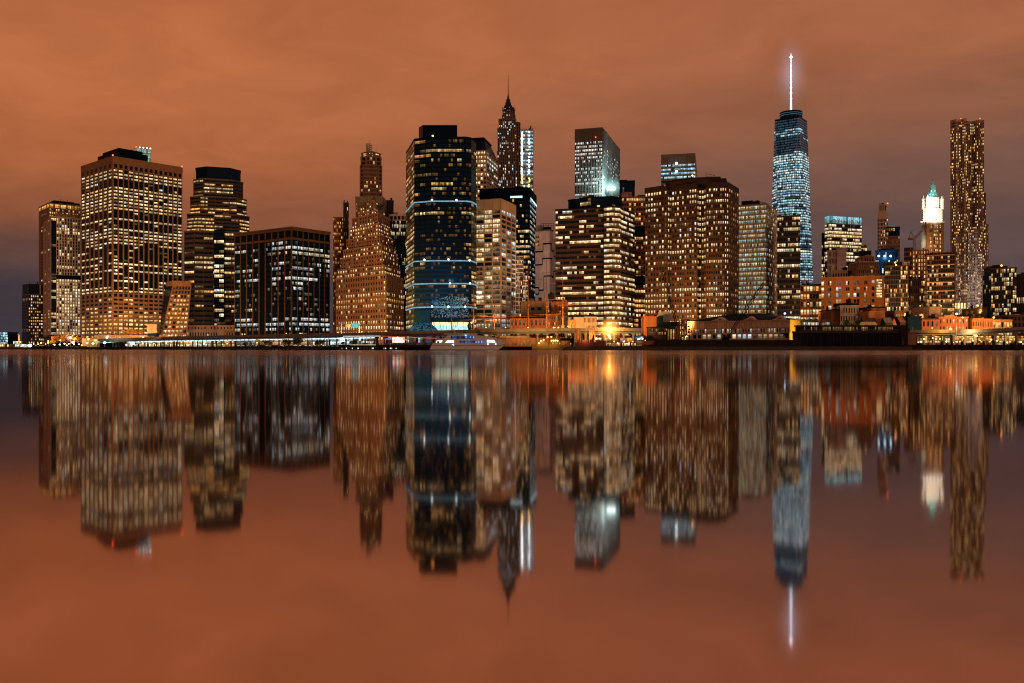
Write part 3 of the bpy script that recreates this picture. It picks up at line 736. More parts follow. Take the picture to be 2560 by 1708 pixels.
# --- orange building behind with black louvre panels
d = 800; p = front(1554, 1620, d, 30)
b = B('office_tower', 'orange-brown tower with black louvre panels seen between the two broad brown buildings', p)
b.tower(p, GZ, Z(494, d), ORANGE, DGLASS, [11, 0, 0, 2], 31, Lit(135, [(0, .85), (.3, .75), (.6, .4), (1, .5)], .6, 'gold', 1.8), pf=.2, sf=.45, pd=.4, sd=.5, roof=ORANGE)
for y0, y1 in ((592, 566), (713, 690)): b.mb('louvre', BLACK).slab(P(1584, d), P(1612, d), .2, .9, Z(y0, d), Z(y1, d))
b.solid('penthouse', TAN, front(1556, 1580, d+4, 12), Z(494, d)+.9, Z(478, d))
for k in range(5): b.mb('roof_plant', DKBR).ball((*P(1598+k*4, d+3), Z(492, d)), 2.2)
b.finish()
d = 1010; p = corner(1587, 1549, 1598, d, 8)
b = B('office_tower', 'small dark blue glass box behind the orange-brown tower', p)
b.tower(p, GZ, Z(453, d), BLUE, BLUE, [8, 0, 0, 10], 30, [Lit(136, .3, .5, 'ice', .3), None, None, Lit(137, .05, .5, 'ice', .4)], pf=.1, sf=.15, pd=.2, roof=BLACK); b.finish()
d = 1150; p = corner(1738, 1653, 1743, d, 13)
b = B('office_tower', 'grey flat-topped tower with three rows of white lights rising behind the broad brown building', p)
b.tower(p, GZ, Z(407, d), GREY, NAVY, [2, 0, 0, 24], 46, Lit(138, [(0, .3), (.9, .5), (.94, 1), (1, 1)], .8, 'ice', 1.5), pf=.1, sf=.5, pd=.2, sd=.3)
b.solid('top_band', GREY, grow(p, .3), Z(407, d), Z(383, d))
for y in (410, 430): b.lamp('floodlight', LAMP_W, (*P(1691, d-3), Z(y, d)), 1.6)
b.finish()

# --- broad red-brown building with dark top
d = 700
p = [P(1613, 722), P(1668, 708), P(1674, 715), P(1742, 700), P(1747, 707), P(1760, 706.5), P(1766, 699), P(1811, 695), P(1821, 697), P(1846, 724), P(1830, 760), P(1625, 770)]
b = B('office_tower', 'broadest red-brown building with punched windows, bright window columns and dark stepped top', p)
zt = Z(470, d); prf = [(0, .45), (.1, .8), (.2, .6), (.35, .75), (.42, .2), (.5, .35), (.6, .45), (.7, .4), (.8, .45), (.9, .6), (1, .4)]
def L2(s): return Lit(s, prf, .55, 'cream', 2.0, dim=.3)
lc = Lit(145, [(0, .7), (1, .75)], .5, 'warm', 2.3)
b.tower(p, GZ, zt, BROWN, DGLASS, [8, 1, 11, 1, 2, 1, 8, 2, 5, 0, 0, 0], 29, [L2(140), lc, L2(141), lc, lc, lc, L2(142), lc, Lit(143, .25, .5, 'amber', .5, dim=.6), None, None, None], pf=.42, sf=.5, pd=.35, sd=.3)
b.solid('top_band', DKBR, grow(p, .4), zt, Z(458, d))
q = [P(1664, 716), P(1742, 703), P(1766, 702), P(1815, 699), P(1822, 730), P(1670, 745)]
b.solid('upper_block', DKBR, q, Z(458, d), Z(446, d)); b.solid('upper_block', DKBR, shrink(q, .8), Z(446, d), Z(440, d))
b.solid('rooftop_hut', DKBR, front(1638, 1650, d+25, 10), Z(458, d), Z(454, d))
m = MB(); A, Bq = P(1765, d+12), P(1787, d+14)
m.bar((*A, Z(440, d)), (*A, Z(427, d)), .4).bar((*Bq, Z(441, d)), (*Bq, Z(430, d)), .4).bar((*A, Z(427, d)), (*Bq, Z(430, d)), .4).bar((*A, Z(435, d)), (*Bq, Z(431, d)), .25)
m.build('sign_frame', STEEL, b.root)
b.lamp('roof_lamp', LAMP_O, (*P(1731, d), Z(439, d)), .7)
b.finish()

# --- fine teal and yellow grid building
d = 780; p = corner(1915.5, 1847, 1943, d, 29)
b = B('office_tower', 'thin-gridded building with dim yellow and teal windows and a water tank on its roof', p)
zt = Z(511, d)
lt = Lit(150, [(0, .85), (1, .8)], .2, 'teal', .8, dim=.7)
b.tower(p, GZ, zt, PALE, DGLASS, [12, 0, 0, 30], 30, [Lit(151, .25, .3, 'teal', .8, dim=.5), None, None, lt], pf=.24, sf=.42, pd=.25, sd=.4, roof=GREY)
b.solid('penthouse', BLACK, inset(p, .1, .8, .55, .95), zt+.9, Z(496, d))
for x in (1888, 1893, 1900): b.lamp('roof_lamp', LAMP_Y, (*P(x, d+10), Z(508, d)), .8)
b.finish()
wt = thing('water_tank', 'dark wooden water tank on legs atop the thin-gridded building', 'water tank', (*P(1893, d+22), zt))
c = P(1893, d+22); m = MB()
for a in range(4): m.bar((c[0]+2*math.cos(a*1.57+.78), c[1]+2*math.sin(a*1.57+.78), zt+.9), (c[0]+2*math.cos(a*1.57+.78), c[1]+2*math.sin(a*1.57+.78), Z(502, d)), .4)
m.build('leg', BLACK, wt)
m = MB(); m.lathe(c, [(2.9, Z(502, d)), (2.9, Z(494, d))], 12); m.build('tank', TIMBER, wt)
m = MB(); m.lathe(c, [(3.1, Z(494, d)), (.2, Z(490, d))], 12); m.build('roof', BLACK, wt)

slab_block('office_tower', 'narrow black tower with bright window rows in front of the tallest tower', 1943, 2001, 760, 541, DKBR, DGLASS, 11, 25, Lit(155, [(0, .8), (.15, .15), (.5, .35), (.75, .45), (.9, .55), (1, .1)], .75, 'cream', 1.6, run=2), pf=.2, sf=.45, pd=.3, sd=.4).finish()

# --- the tallest tower with the lit mast
d = 1540; cxx, cyy = X(1977.5, d), d
s = 59.5; ph = R(8); z0, zt = 30, Z(300, d-14)
def rot(px, py): return (cxx+px*math.cos(ph)-py*math.sin(ph), cyy+px*math.sin(ph)+py*math.cos(ph))
h = s/2; basep = [rot(-h, -h), rot(h, -h), rot(h, h), rot(-h, h)]
topm = [rot(0, -h), rot(h, 0), rot(0, h), rot(-h, 0)]
b = Building('glass_skyscraper', 'tallest tapering glass tower with icy blue floors and white-lit mast', (cxx, cyy, GZ))
b.solid('podium', GREY, basep, GZ, z0)
vs = [(*q, z0) for q in basep] + [(*q, zt) for q in topm]
b.mb('glazing', BLUE).add(vs, [(0, 1, 4), (1, 5, 4), (1, 2, 5), (2, 6, 5), (2, 3, 6), (3, 7, 6), (3, 0, 7), (0, 4, 7), (4, 5, 6, 7)])
def ring(z):
    t = (z-z0)/(zt-z0); out = []
    for i in range(4):
        bi, bn = Vector(basep[i]), Vector(basep[(i+1) % 4]); tm, tp = Vector(topm[i]), Vector(topm[i-1])
        out += [tuple(bi.lerp(tp, t)), tuple(bi.lerp(tm, t))]
    return out
li = Lit(160, [(0, .8), (.3, .75), (.6, .85), (.835, .97), (.84, .0), (.905, .0), (.91, .55), (.955, .5), (.96, 0), (1, 0)], .45, 'ice', 1.5, dim=.1, run=2.5)
li.off = (.022, .050, .085)
nr = 84; W = b.mb('floor_band', STEEL)
for r in range(nr):
    za, zb_ = z0+(zt-z0)*(r+.22)/nr, z0+(zt-z0)*(r+.9)/nr
    ra, rb = ring(za), ring(zb_)
    for i in range(8):
        A, Bq, C2, D2 = ra[i], ra[(i+1) % 8], rb[(i+1) % 8], rb[i]
        mx, my = (A[0]+Bq[0])/2, (A[1]+Bq[1])/2
        nx, ny = Bq[1]-A[1], -(Bq[0]-A[0]); l = math.hypot(nx, ny)
        if l < 1.5 or nx*-mx+ny*-my <= 0: continue
        nx, ny = nx/l*.35, ny/l*.35; n = max(1, round(l/4.2))
        for c in range(n):
            f0, f1 = (c+.06)/n, (c+.94)/n
            L_ = lambda U, V, f: (U[0]+(V[0]-U[0])*f+nx, U[1]+(V[1]-U[1])*f+ny)
            b.window((*L_(A, Bq, f0), za), (*L_(A, Bq, f1), za), (*L_(D2, C2, f1), zb_), (*L_(D2, C2, f0), zb_), li(r, c, nr, n))
# bright corner lines where the facets meet
for i in range(8):
    m = b.mb('edge_fin', STEEL)
for i in range(4):
    m.bar((*basep[i], z0), (*topm[i], zt), 1.0); m.bar((*basep[(i+1) % 4], z0), (*topm[i], zt), 1.0)
b.solid('parapet', NAVY, shrink(topm, 1.01), zt, zt+3)
for k, (r, y0, y1) in enumerate(((20, 293, 291), (20.5, 288.5, 286.5), (20, 284, 282))):
    b.mb('ring_platform', NAVY).lathe((cxx, cyy), [(r*.97, Z(y0, d)), (r*.97, Z(y1, d))], 28)
    m = MB(); m.lathe((cxx, cyy), [(r, Z(y0, d)+.4), (r, Z(y1, d)-.5)], 28)
    if k < 2: m.build('ring_light', emis('platform_glow', (.25, .6, .8), .3), b.root)
for a in range(14):
    t = a*2*math.pi/14; b.mb('ring_strut', STEEL).bar((cxx+18*math.cos(t), cyy+18*math.sin(t), zt), (cxx+19*math.cos(t), cyy+19*math.sin(t), Z(281, d)), .5)
zm, zq, ztip = Z(280, d), Z(246, d), Z(136, d)
for a in range(6):
    t = a*2*math.pi/6+.3; b.mb('guy_cable', STEEL).bar((cxx+10*math.cos(t), cyy+10*math.sin(t), zm), (cxx+1.6*math.cos(t), cyy+1.6*math.sin(t), zq), .4)
MAST = emis('mast_light', (.45, .70, 1), 2.6)
m = MB(); m.bar((cxx, cyy, zm), (cxx, cyy, zq), 4.0, 2.5, 8).bar((cxx, cyy, zq), (cxx, cyy, Z(190, d)), 2.3, 1.9, 8).bar((cxx, cyy, Z(190, d)), (cxx, cyy, ztip), 1.8, 1.1, 8); m.build('mast', MAST, b.root)
for k, y in enumerate((247, 233, 219, 205, 191, 178, 165, 152)):
    m = MB(); m.lathe((cxx, cyy), [(1.9-.09*k, Z(y+1.2, d)), (1.9-.09*k, Z(y-1.0, d))], 10); m.build('mast_collar', emis('mast_collar_light', (.8, .92, 1), 4), b.root)
b.lamp('mast_head', LAMP_W, (cxx, cyy, Z(143, d)), 2.2); b.lamp('beacon', LAMP_R, (cxx, cyy, Z(134, d)), .8)
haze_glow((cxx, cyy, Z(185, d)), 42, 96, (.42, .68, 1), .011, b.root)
b.finish()

# --- the mid-right background
slab_block('orange_building', 'low orange-lit flat building below the tallest tower', 2001, 2055, 800, 713, ORANGE, DGLASS, 7, 8, Lit(165, .5, .4, 'amber', 1.2), pf=.25, sf=.4, roof=BLACK).finish()
slab_block('dark_block', 'thin dark block left of the glass building with bright blue crown', 2054, 2066, 1320, 584, NAVY, NAVY, 4, 30, Lit(166, [(0, .9), (.75, .9), (.8, .2), (1, .1)], .3, 'warm', 1.6), pf=.15, sf=.25).finish()
d = 1300; p = corner(2074, 2062, 2154, d, 70)
b = B('office_tower', 'glass office tower with a bright pale blue crown', p)
b.tower(p, GZ, Z(559, d), GREY, NAVY, [30, 0, 0, 6], 36, Lit(170, [(0, .3), (.3, .4), (.55, .35), (.7, .3), (.78, .9), (1, .95)], .75, 'cream', 1.8, run=2.5), pf=.06, sf=.35, pd=.15, sd=.25)
b.facade(p[0], p[1], Z(558, d), Z(539.5, d), 7, 1, lambda r, c, a, e: (.28+.08*(c % 3), .72, .85), STEEL, pf=.03, sf=.04, pd=.4)
b.facade(p[3], p[0], Z(558, d), Z(539.5, d), 5, 1, lambda r, c, a, e: (.4, .85, .95), STEEL, pf=.05, sf=.04, pd=.4)
b.solid('crown', NAVY, p, Z(559, d), Z(539.5, d)); b.finish()
slab_block('windowless_building', 'blank pinkish slab in front of the blue-crowned glass tower', 2092, 2116, 1000, 623, PINK, DGLASS, 0, 4, None, roof=PINK, depth=14).finish()
b = slab_block('ribbed_block', 'brown vertically ribbed block with small lit windows left of the blank pinkish slab', 2068, 2093, 1005, 628, PINK, DGLASS, 7, 14, Lit(171, [(0, .6), (.45, .9), (.5, 0), (1, 0)], .5, 'warm', 1.5), pf=.5, sf=.3, pd=.6, roof=PINK); b.finish()
slab_block('low_building', 'pale low building at the foot of the blank pinkish slab', 2080, 2120, 900, 678, PALE, DGLASS, 6, 6, Lit(172, .1, .3), pf=.5, sf=.4, roof=PALE).finish()
# ornate gabled building
d = 880; p = front(2140, 2198, d, 30)
b = B('ornate_building', 'ornate orange stone building topped by a small gabled temple', p)
b.tower(p, GZ, Z(672, d), TAN, DGLASS, [11, 1, 0, 1], 14, Lit(173, .15, .2, 'warm', 1.0), pf=.55, sf=.4, roof=TAN)
q = front(2148, 2196, d+3, 26); b.tower(q, Z(672, d), Z(655, d), TAN, DGLASS, [9, 1, 0, 1], 2, Lit(174, .15, .2), pf=.6, sf=.4, roof=PALE)
q = front(2157, 2186, d+6, 20); b.solid('temple', TAN, q, Z(655, d), Z(641, d))
a, c = P(2156, d+5.5), P(2187, d+5.5); mx = (a[0]+c[0])/2
b.mb('gable', TAN).add([(a[0], a[1], Z(641, d)), (c[0], a[1], Z(641, d)), (mx, a[1], Z(635, d)), (a[0], a[1]+20, Z(641, d)), (c[0], a[1]+20, Z(641, d)), (mx, a[1]+20, Z(635, d))], [(0, 1, 2), (3, 5, 4), (0, 2, 5, 3), (1, 4, 5, 2)])
for k in range(4): b.mb('niche', BLACK).slab(P(2162+k*6, d+6), P(2164.5+k*6, d+6), .02, .2, Z(653, d), Z(645, d))
b.finish()
slab_block('dark_block', 'small black block behind the gabled temple building', 2148, 2178, 980, 629, BLACK, NAVY, 0, 2, None).finish()
slab_block('low_tower', 'small bright cream-windowed block right of the blue-crowned tower', 2152, 2167, 1200, 617, PALE, DGLASS, 4, 12, Lit(176, .9, .3, 'warm', 1.6), pf=.2, sf=.4).finish()
# twin-topped apartment tower
d = 1250; p = corner(2220, 2194.5, 2234, d, 22)
b = B('apartment_tower', 'slim pale apartment tower with red beacon on its stepped top', p)
b.tower(p, GZ, Z(546, d), WHITE, NAVY, [4, 0, 0, 7], 34, Lit(177, .12, .1, 'warm', 1.0), pf=.35, sf=.35, pd=.6)
b.solid('upper_wall', WHITE, grow(p, .5), Z(546, d), Z(527, d)); b.tower(shrink(p, .72), Z(527, d), Z(511, d), WHITE, BLACK, [3, 0, 0, 4], 1, None, pf=.5, sf=.1, pd=.8, roof=PALE)
b.lamp('beacon', LAMP_R, (*P(2219, d+3), Z(508, d)), .8); b.finish()
d = 1150; p = front(2215, 2250, d, 28, True)
b = B('apartment_tower', 'brown tower with dark mansard top just right of the slim pale tower', p)
b.tower(p, GZ, Z(590, d), BUFF, DGLASS, [7, 1, 0, 1], 26, Lit(178, .12, .1, 'warm', 1.1), pf=.6, sf=.5, pd=.4); b.tower(shrink(p, .96), Z(590, d), Z(569, d), BLACK, NAVY, [6, 1, 0, 1], 2, Lit(179, .2, .2, 'warm', .9), pf=.3, sf=.3, roof=BLACK); b.finish()
d = 955; p = front(2189, 2245, d, 28, True)
b = B('office_building', 'dark blue building with three white floodlights on its upper wall', p)
b.tower(p, GZ, Z(627, d), BLUE, BLUE, [14, 1, 0, 1], 12, Lit(180, [(0, .15), (.7, .2), (1, .0)], .2, 'cool', .9), pf=.2, sf=.4, roof=BLACK)
b.solid('penthouse', NAVY, front(2206, 2224, d+8, 10), Z(627, d), Z(619, d))
for x in (2197, 2212, 2227): b.lamp('floodlight', LAMP_W, (*P(x, d-3), Z(641, d)), 1.1)
light('flood', (*P(2212, d-10), Z(643, d)), (.6, .9, 1), 14000, b.root); b.finish()

# --- wide orange apartment block
d = 765; p = corner(2211, 2053, 2217, d, 22)
b = B('apartment_block', 'wide flat orange brick apartment block with paired windows and one bright stair column', p)
zt = Z(692, d); nr = 11; e = lambda t: (p[3][0]+(p[0][0]-p[3][0])*t, p[3][1]+(p[0][1]-p[3][1])*t)
b.mb('wall', ORANGE).prism(p, GZ, zt, bottom=False)
for k, (t0, t1, n) in enumerate(((.0, .05, 1), (.11, .165, 2), (.235, .325, 2), (.395, .455, 2), (.515, .615, 2), (.685, .735, 2), (.8, .85, 1))):
    b.facade(e(t0), e(t1), GZ, zt-2, n, nr, Lit(185+k, .45, .1, 'mix', 1.3, dim=.5), ORANGE, pf=.2, sf=.4, pd=0, sd=0)
b.facade(e(.875), e(.965), Z(745, d), zt-2, 1, 7, lambda *a: (2.2, 1.7, .8), ORANGE, pf=.05, sf=.25, pd=.3, sd=.5)
b.solid('parapet', TAN, grow(p, .3), zt, zt+1.1); b.finish()

# --- dark slab with balconies
d = 740; p = corner(2269, 2213, 2276, d, 25)
b = B('apartment_tower', 'dark slab tower with thin floor lines between the orange block and the brown banded tower', p)
b.tower(p, GZ, Z(665, d), BROWN, DGLASS, [2, 0, 0, 13], 18, Lit(195, [(0, .3), (.15, .4), (.4, .45), (.6, .3), (1, .15)], .2, 'warm', 1.3), pf=.2, sf=.2, pd=.2, sd=.7, roof=BROWN)
b.solid('penthouse', DKBR, front(2226, 2256, d+8, 14), Z(665, d)+.9, Z(652, d))
b.lamp('roof_lamp', LAMP_O, (*P(2238, d+5), Z(655, d)), .7); b.lamp('roof_lamp', LAMP_O, (*P(2240, d+2), Z(662, d)), .6); b.finish()

# --- construction shell with crane
d = 1000; p = front(2260, 2282, d, 25, True)
b = B('building_under_construction', 'orange-lit unfinished concrete floors beneath a tower crane', p)
b.tower(p, GZ, Z(619, d), ORANGE, DKBR, [6, 1, 0, 0], 22, Lit(197, .3, .5, 'amber', .9), pf=.2, sf=.3, pd=.1, sd=.9); b.finish()
ck = thing('tower_crane', 'tower crane with raised jib above the orange-lit building shell', 'crane', (X(2288, d), d, Z(604, d)))
m = MB(); k0 = Vector((X(2286, d), d, Z(603, d))); 
def lattice(m, a, c, w, n, t=.3):
    a, c = Vector(a), Vector(c); ax = (c-a).normalized(); u = Vector((0, 1, 0)); v = ax.cross(u).normalized()
    for sx, sy in ((1, 1), (1, -1), (-1, 1), (-1, -1)): m.bar(a+u*sx*w+v*sy*w, c+u*sx*w+v*sy*w, t)
    for i in range(n):
        p0, p1 = a.lerp(c, i/n), a.lerp(c, (i+1)/n); sg = 1 if i % 2 else -1
        for o in (u*w, -u*w): m.bar(p0+o+v*w*sg, p1+o-v*w*sg, t*.8)
        m.bar(p0+u*w*sg+v*w, p1-u*w*sg+v*w, t*.8)
lattice(m, k0+Vector((0, 0, -18)), k0+Vector((0, 0, 4)), 1.1, 6, .4); m.build('mast', STEEL, ck)
m = MB(); lattice(m, k0+Vector((1, 0, 4)), Vector((X(2304, d), d, Z(577, d))), .9, 8, .4); m.build('jib', STEEL, ck)
m = MB(); m.bar(k0+Vector((0, 0, 4)), (X(2276, d), d, Z(579, d)), .7).bar((X(2276, d), d, Z(579, d)), (X(2273, d), d, Z(599, d)), .6).bar((X(2276, d), d, Z(579, d)), (X(2304, d), d, Z(566, d)), .25); m.build('a_frame', COPPER, ck)
m = MB(); m.box(X(2272, d), X(2281, d), d-2, d+2, Z(600, d), Z(595, d)); m.build('cab', ORANGE, ck)

# --- floodlit gothic tower
d = 1300; p = corner(2316.5, 2305, 2359, d, 74)
b = B('gothic_tower', 'gothic tower with dazzling white floodlit upper stage and green pinnacle', p)
zs = Z(555, d)
b.tower(p, GZ, zs, TAN, DGLASS, [1, 0, 0, 2], 34, None, pf=.3, sf=.3, pd=.9, sd=.3)
e = lambda t: (p[0][0]+(p[1][0]-p[0][0])*t, p[0][1]+(p[1][1]-p[0][1])*t)
b.mb('wall', TAN).prism(grow(p, .25), GZ, zs-.1, bottom=False)
pg = grow(p, .25); e = lambda t: (pg[0][0]+(pg[1][0]-pg[0][0])*t, pg[0][1]+(pg[1][1]-pg[0][1])*t)
for t0, t1, n in ((.08, .32, 2), (.4, .66, 3), (.74, .92, 2)): b.facade(e(t0), e(t1), GZ, zs-3, n, 30, Lit(200, .9, .2, 'gold', 3.0), TAN, pf=.25, sf=.3, pd=.4, sd=.2)
STONE = mat('floodlit_stone', (.66, .64, .56), .8, .3, .5)
b.solid('cornice', STONE, grow(p, 1.8), zs, zs+2)
q = shrink(p, .86); zc = Z(521, d)
b.tower(q, zs+2, zc, STONE, STONE, [9, 0, 0, 3], 4, None, pf=.35, sf=.3, pd=.7, sd=.4)
b.solid('cornice', STONE, grow(q, .8), zc, zc+1.2)
q2 = shrink(p, .56); zl = Z(491, d)
b.tower(q2, zc+1.2, zl, STONE, STONE, [5, 0, 0, 2], 3, None, pf=.4, sf=.25, pd=.6, sd=.3)
for (cx_, cy_) in q: b.mb('turret', STONE).lathe((cx_, cy_), [(2.6, zc), (2.4, Z(498, d)), (2.8, Z(497, d)), (.3, Z(487, d))], 8)
cm = mid(p)
b.mb('spire', GREEN).prism(shrink(p, .44), zl, Z(478, d), poly2=shrink(p, .33)); b.mb('spire', GREEN).prism(shrink(p, .30), Z(478, d), Z(467, d), poly2=shrink(p, .24)); b.mb('spire', GREEN).prism(shrink(p, .2), Z(467, d), Z(459, d), poly2=shrink(p, .15)); b.mb('spire', GREEN).prism(shrink(p, .12), Z(459, d), Z(449, d), poly2=shrink(p, .03))
for k in range(4): b.lamp('crown_lamp', emis('crown_lamp', (.35, .9, .85), 2.2), (*P(2324+k*4.4, d-1), Z(487-(k % 2)*9, d)), .9)
for cpt in shrink(p, .38): b.mb('pinnacle', GREEN).bar((*cpt, zl), (*cpt, Z(478, d)), 1.6, .3)
for cpt in shrink(p, .22): b.mb('pinnacle', GREEN).bar((*cpt, Z(472, d)), (*cpt, Z(461, d)), 1.2, .2)
b.mb('finial', BLACK).bar((*cm, Z(449, d)), (*cm, Z(444, d)), .7, .3)
for k in range(6): b.lamp('floodlight', LAMP_W, (*P(2309+k*9, d-3), zs+2.8), .9)
for x, y, e_ in ((2310, 553, 52000), (2330, 553, 62000), (2352, 553, 52000), (2322, 519, 20000), (2342, 519, 20000)): light('flood', (*P(x, d-16), Z(y, d)), (1, .93, .74), e_, b.root, 1.5, 38, 105)
light('flood', (*P(2330, d-8), Z(484, d)), (.5, .95, .9), 16000, b.root, 1.5)
light('flood', (*P(2336, d-22), Z(618, d)), (1, .62, .25), 22000, b.root, 1.5, 20)  # added warm flood to brighten the shaft, no lamp there
light('flood', (*P(2298, d-3), Z(610, d)), (.5, .9, .9), 26000, b.root, 1.5)
b.finish()

slab_block('apartment_tower', 'narrow orange tower with one glowing window column left of the brown banded tower', 2281, 2322, 850, 627, TAN, DGLASS, 6, 24, Lit(205, [(0, .5), (.4, .7), (1, .9)], .05, 'gold', 1.9), pf=.62, sf=.35, roof=ORANGE).finish()
d = 740; p = corner(2386, 2318, 2389, d, 27)
b = B('apartment_tower', 'brown banded apartment tower with pale balcony lines in front of the rippled tower', p)
b.tower(p, GZ, Z(638, d), BROWN, DGLASS, [1, 0, 0, 12], 21, Lit(206, [(0, .4), (.4, .4), (.8, .3), (1, .15)], .3, 'warm', 1.5), pf=.2, sf=.3, pd=.2, sd=.8, roof=TAN)
for k in range(1, 20, 2): b.mb('balcony_rail', PINK).slab(p[3], p[0], .82, 1.0, GZ+k*3.72-1.0, GZ+k*3.72-.4)
b.solid('penthouse', DKBR, front(2330, 2374, d+8, 14), Z(638, d)+.9, Z(629, d)); b.finish()

# --- rippled steel apartment tower
d = 1000
def wavy(x0, x1, d, n, amp, seed, dep=30):
    rng = random.Random(seed); pts = []; tn = ((x0+x1)/2-CX)/F; xm = X((x0+x1)/2, d); l = math.hypot(tn, 1)
    for i in range(n+1):
        x = x0+(x1-x0)*i/n; pts.append(P(x, d-(X(x, d)-xm)*tn/(1+tn*tn)+amp*math.sin(i*1.9+seed)+rng.random()*amp*.5))
    a, c = pts[0], pts[-1]; e = (tn/l*dep, dep/l)
    return pts + [(c[0]+e[0], c[1]+e[1]), (a[0]+e[0], a[1]+e[1])]
p = wavy(2376, 2417, d, 6, 1.6, 1)
b = B('apartment_tower', 'very tall apartment tower with rippled steel facade at the right', p)
RIP = mat('rippled_steel', (.34, .25, .19), .4, .25, .2, metal=.35)
RIPW = mat('rippled_steel_pale', (.55, .48, .45), .45, .2, .2, metal=.2)
def rip(p, n, z0, z1, rows, lit, m, sides): b.tower(p, z0, z1, m, DGLASS, [2]*n+sides, rows, lit, pf=.34, sf=.42, pd=.6, sd=.3)

class ColumnLit(Lit):       # rooms stacked above one another share their light
    def __call__(s, r, c, nr, nc):
        k = (s.n, c); rr = random.Random(hash((s.seed, s.calls//(nr*nc), c, r//2)) % 10007); s.calls += 1
        if rr.random() < .5: return Lit.__call__(s, r, c, nr, nc) if s.r.random() < .8 else tuple(v*s.bright for v in pick(s.r, s.pal))
        return (.03, .016, .006) if s.r.random() < .2 else (.001, .002, .004)
l1 = ColumnLit(210, [(0, .7), (.4, .55), (.7, .7), (.9, .85), (1, .6)], .1, 'gold', 2.8); l2 = ColumnLit(211, [(0, .6), (.5, .6), (1, .6)], .1, 'gold', 2.5)
for l_ in (l1, l2): l_.n = 0; l_.seed = l_.r.randrange(999); l_.calls = 0
rip(p, 6, GZ, Z(304, d), 78, l1, RIP, [3, 0, 0]); b.solid('parapet', RIP, grow(p, .2), Z(304, d), Z(298, d))
p2 = wavy(2417, 2460, d+3, 6, 1.6, 4); rip(p2, 6, GZ, Z(306, d), 78, l2, RIP, [3, 0, 0]); b.solid('parapet', RIP, grow(p2, .2), Z(306, d), Z(300, d))
p3 = wavy(2455, 2465, d+2, 2, 1, 2); rip(p3, 2, GZ, Z(482, d), 54, l2, RIP, [2, 0, 0])
p4 = wavy(2462, 2470.5, d+1, 2, 1, 3); rip(p4, 2, GZ, Z(560, d), 43, l2, RIP, [2, 0, 0])
p5 = wavy(2419, 2444, d-1, 4, 1.4, 6, 8); rip(p5, 4, GZ, Z(575, d), 42, Lit(213, .35, .1, 'cream', 1.4), RIPW, [1, 0, 0])
p6 = wavy(2442, 2456, d-1.5, 2, 1.4, 7, 8); rip(p6, 2, GZ, Z(628, d), 35, Lit(214, .4, .1, 'cream', 1.4), RIPW, [1, 0, 0])
for x in range(2378, 2462, 12): b.lamp('beacon', LAMP_R if x % 24 else LAMP_O, (*P(x, d-2), Z(297.5, d)), .5) if x in (2402, 2450) else None
for k in range(5):
    m = MB(); m.quad((*P(2378+k*8, d-4), Z(772, d)), (*P(2383+k*8, d-4), Z(772, d)), (*P(2383+k*8, d-4), Z(758, d)), (*P(2378+k*8, d-4), Z(758, d))); m.build('lobby_window', emis('lobby_gold', (1, .72, .3), 1.7), b.root)
light('flood', (*P(2440, d-40), Z(790, d)), (1, .80, .70), 30000, b.root, 2)  # this flood and the next are added fill, without lamps
light('flood', (*P(2448, d-30), Z(700, d)), (1, .82, .72), 8000, b.root, 2)
b.finish()

# --- dark pair at the right edge
slab_block('apartment_tower', 'narrow black tower half hidden left of the last dark tower', 2457, 2480, 775, 679, DKBR, DGLASS, 6, 17, Lit(220, .06, .1, 'warm', .8), pf=.2, sf=.15, sd=.6, pd=.2).finish()
b = slab_block('apartment_tower', 'dark tower with scattered lit windows and orange lamp on top near the right edge', 2478, 2541, 760, 672, DKBR, DGLASS, 14, 18, Lit(221, [(0, .3), (.3, .35), (.7, .35), (1, .2)], .15, 'warm', 1.4), pf=.2, sf=.18, sd=.6, pd=.2, roof=BROWN)
b.solid('penthouse', DKBR, front(2482, 2519, 770, 12), Z(672, 760), Z(662, 760)); b.lamp('roof_lamp', LAMP_O, (*P(2504, 764), Z(663, 760)), .8)
b.mb('antenna', BLACK).bar((*P(2496, 772), Z(662, 760)), (*P(2496, 772), Z(657, 760)), .5); b.finish()
slab_block('ribbed_block', 'brown vertically ribbed building cut off by the right edge', 2541, 2600, 790, 688, BROWN, DGLASS, 12, 10, Lit(222, [(0, .1), (.3, .3), (.5, .2), (1, .05)], .9, 'warm', 1.2), pf=.5, sf=.2, pd=.8).finish()
# ================================================================== the waterfront
def interp(tab, x):
    if x <= tab[0][0]: return tab[0][1]
    for (a, va), (c, vc) in zip(tab, tab[1:]):
        if x <= c: return va+(vc-va)*(x-a)/(c-a)
    return tab[-1][1]
SHORE = [(-300, 1010), (0, 930), (230, 845), (400, 800), (600, 735), (800, 670), (1000, 628), (1200, 606), (1600, 594), (2000, 592), (2560, 600), (2900, 610)]
shore = lambda x: interp(SHORE, x)
VD = [(225, 880), (400, 845), (600, 775), (800, 705), (1000, 660), (1200, 630), (1400, 614), (1600, 608), (2280, 612), (2620, 622)]
VY = [(225, 850), (400, 844), (600, 840), (800, 836), (1000, 831), (1200, 826), (1400, 823), (1600, 823), (2280, 828), (2440, 826), (2560, 820), (2620, 818)]
vd = lambda x: interp(VD, x)
vz = lambda x: Z(interp(VY, x), vd(x))

